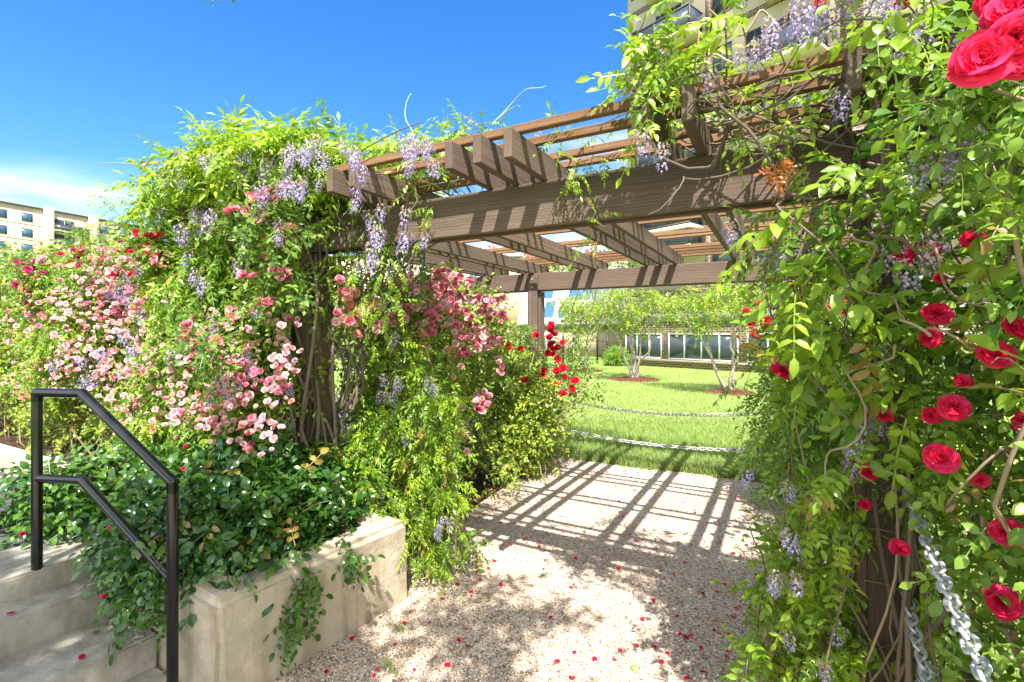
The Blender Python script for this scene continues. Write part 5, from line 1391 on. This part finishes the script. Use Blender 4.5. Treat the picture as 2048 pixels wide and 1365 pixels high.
# fallen petals
def petals(P, s, colr, mb):
    n = len(P); a = rng.uniform(0, 6.28, n)
    for k in range(n):
        c, si = math.cos(a[k]), math.sin(a[k]); X = A3([c, si, rng.normal(0, .2)]); Y = A3([-si, c, rng.normal(0, .2)]); z = abs(rng.normal(0, .25))
        V = [P[k] + s[k] * (x * X + y * Y + ZUP * (z * (x * x + y * y) + .12)) for x, y in ((-.5, -.25), (0, -.5), (.5, -.3), (.55, .25), (0, .5), (-.5, .3), (0, 0))]
        mb.add(V, [(6, i, (i + 1) % 6) for i in range(6)], A3(colr) * rng.uniform(.7, 1.25))


mb = MB()
for m, x, y, s in ((70, (880, 1480), (930, 1120), .021), (70, (1150, 1480), (915, 965), .021), (60, (900, 1500), (1080, 1365), .021), (60, (1420, 1760), (960, 1365), .021), (22, (580, 980), (1130, 1365), .021), (20, (930, 1060), (925, 985), .021)):
    g = ground_px(m, x, y); g = g[~((((g - Np) @ e_) > -.02) & (((g - Np) @ d_) < 1.25))]; g[:, 2] = .014; petals(g, rng.uniform(.8, 1.6, len(g)) * s * .95, (.66, .01, .06) if rng.random() < .7 else (.75, .06, .2), mb)
for m in range(6):
    p = Np + rng.uniform(.62, 1.3) * e_ - rng.uniform(.05, .7) * d_; s0 = (p - Np) @ e_; p[2] = .197 if s0 < .98 else .357; petals(p[None], A3([.03]), (.5, .01, .05), mb)
o = mb.build('fallen_petals', MAT['petal']); tag(o, 'red and pink rose petals scattered on the gravel', 'petals', kind='stuff')
# leaf and twig litter
mb = MB()
for k in range(60):
    g = ground_px(1, (600, 1500), (930, 1365))[0]; a = rng.uniform(0, 6.28); l = rng.uniform(.03, .09); dv = A3([math.cos(a), math.sin(a), 0]) * l
    if ((g - Np) @ e_) > -.02 and ((g - Np) @ d_) < 1.25: continue
    mb.tube(wander(g + ZUP * .016, g + dv + ZUP * .016, 5, .006), .0014, 4, A3([.16, .10, .06]) * rng.uniform(.6, 1.4))
for k in range(500):
    r, v = rng.uniform(-3.3, -2.45), rng.uniform(2.8, 6.3); g = RV(r, v, .018); petals(g[None], A3([rng.uniform(.015, .03)]), (.20, .10, .05), mb)
o = mb.build('leaf_litter', MAT['stem']); tag(o, 'dry twigs and brown leaf litter on the gravel and bed', 'litter', kind='stuff')

# ================================================================== LIGHT, SKY, CAMERA
world = bpy.data.worlds.new('World'); scene.world = world; world.use_nodes = True
nt = world.node_tree; nt.nodes.clear(); N, L = nt.nodes, nt.links
el = math.asin(SUN_DIR[2])
sky = nd(N, 'ShaderNodeTexSky', sky_type='NISHITA'); sky.sun_disc = False; sky.sun_elevation = el; sky.sun_rotation = math.atan2(SUN_DIR[0], SUN_DIR[1])
sky.altitude = 50; sky.air_density = 1.0; sky.dust_density = .35; sky.ozone_density = 5.0
hs = nd(N, 'ShaderNodeHueSaturation'); hs.inputs['Saturation'].default_value = 1.28; hs.inputs['Value'].default_value = .68; hs.inputs['Hue'].default_value = .505
L.new(sky.outputs[0], hs.inputs['Color'])
tc = nd(N, 'ShaderNodeTexCoord'); sx = nd(N, 'ShaderNodeSeparateXYZ'); L.new(tc.outputs['Generated'], sx.inputs[0])
mp = nd(N, 'ShaderNodeMapping'); mp.inputs['Scale'].default_value = (1.6, 1.6, 6.5); mp.inputs['Rotation'].default_value = (0, .12, .5); mp.inputs['Location'].default_value = (1.3, .4, .25)
L.new(tc.outputs['Generated'], mp.inputs['Vector'])
nz = nd(N, 'ShaderNodeTexNoise'); nz.inputs['Scale'].default_value = 1.7; nz.inputs['Detail'].default_value = 9; nz.inputs['Roughness'].default_value = .56; nz.inputs['Distortion'].default_value = .5
L.new(mp.outputs[0], nz.inputs['Vector'])
cr_ = ramp(N, [(.43, (0, 0, 0)), (.68, (1, 1, 1))]); L.new(nz.outputs[0], cr_.inputs[0])
tilt = nd(N, 'ShaderNodeMath', operation='MULTIPLY_ADD'); tilt.inputs[1].default_value = -.17; L.new(sx.outputs[0], tilt.inputs[0]); L.new(sx.outputs[2], tilt.inputs[2])   # the cloud bank stands higher to the right
er = ramp(N, [(.0, (.8, .8, .8)), (.24, (1, 1, 1)), (.30, (.9, .9, .9)), (.37, (0, 0, 0))]); L.new(tilt.outputs[0], er.inputs[0])
mul = nd(N, 'ShaderNodeMath', operation='MULTIPLY'); L.new(cr_.outputs[0], mul.inputs[0]); L.new(er.outputs[0], mul.inputs[1])
mx = nd(N, 'ShaderNodeMix', data_type='RGBA'); L.new(mul.outputs[0], mx.inputs[0]); L.new(hs.outputs[0], mx.inputs[6]); mx.inputs[7].default_value = (3.6, 3.75, 3.95, 1)
# bank of bright cloud added behind the viewer, out of view, to fill the shade
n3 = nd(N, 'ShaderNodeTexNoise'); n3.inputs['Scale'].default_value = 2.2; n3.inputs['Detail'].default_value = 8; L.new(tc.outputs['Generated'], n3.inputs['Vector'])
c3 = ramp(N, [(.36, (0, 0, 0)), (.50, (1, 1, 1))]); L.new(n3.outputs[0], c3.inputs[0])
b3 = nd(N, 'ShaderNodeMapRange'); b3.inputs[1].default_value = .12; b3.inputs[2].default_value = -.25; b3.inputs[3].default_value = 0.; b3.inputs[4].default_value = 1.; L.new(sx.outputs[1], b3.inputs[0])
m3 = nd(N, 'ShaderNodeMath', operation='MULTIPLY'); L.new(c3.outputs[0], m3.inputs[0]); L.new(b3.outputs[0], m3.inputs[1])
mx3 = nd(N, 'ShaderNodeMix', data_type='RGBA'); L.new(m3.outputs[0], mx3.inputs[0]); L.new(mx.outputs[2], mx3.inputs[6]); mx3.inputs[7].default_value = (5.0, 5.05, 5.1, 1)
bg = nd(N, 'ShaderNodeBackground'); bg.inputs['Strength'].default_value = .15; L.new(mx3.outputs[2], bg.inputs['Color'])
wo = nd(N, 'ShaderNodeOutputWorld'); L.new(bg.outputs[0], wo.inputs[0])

sl = bpy.data.lights.new('sun', 'SUN'); sl.energy = 4.0; sl.angle = math.radians(.55); sl.color = (1, .955, .88)
so = bpy.data.objects.new('sun', sl); COL.objects.link(so)
so.rotation_euler = Vector([-float(x) for x in SUN_DIR]).to_track_quat('-Z', 'Y').to_euler(); so.location = (2, -6, 9)

cam = bpy.data.cameras.new('camera'); co = bpy.data.objects.new('camera', cam); COL.objects.link(co)
co.location = (0, 0, CAMH); co.rotation_euler = (math.pi / 2, 0, 0)
cam.sensor_width = 36; cam.lens = 36 * FPX / 2048; cam.shift_y = -(682.5 - HY) / 2048; cam.clip_start = .02; cam.clip_end = 3000
scene.camera = co
scene.view_settings.view_transform = 'Standard'; scene.view_settings.look = 'None'; scene.view_settings.exposure = 1.65; scene.view_settings.gamma = 1
scene.cycles.max_bounces = 8; scene.cycles.transparent_max_bounces = 8; scene.cycles.use_denoising = True
scene.cycles.sample_clamp_indirect = 6
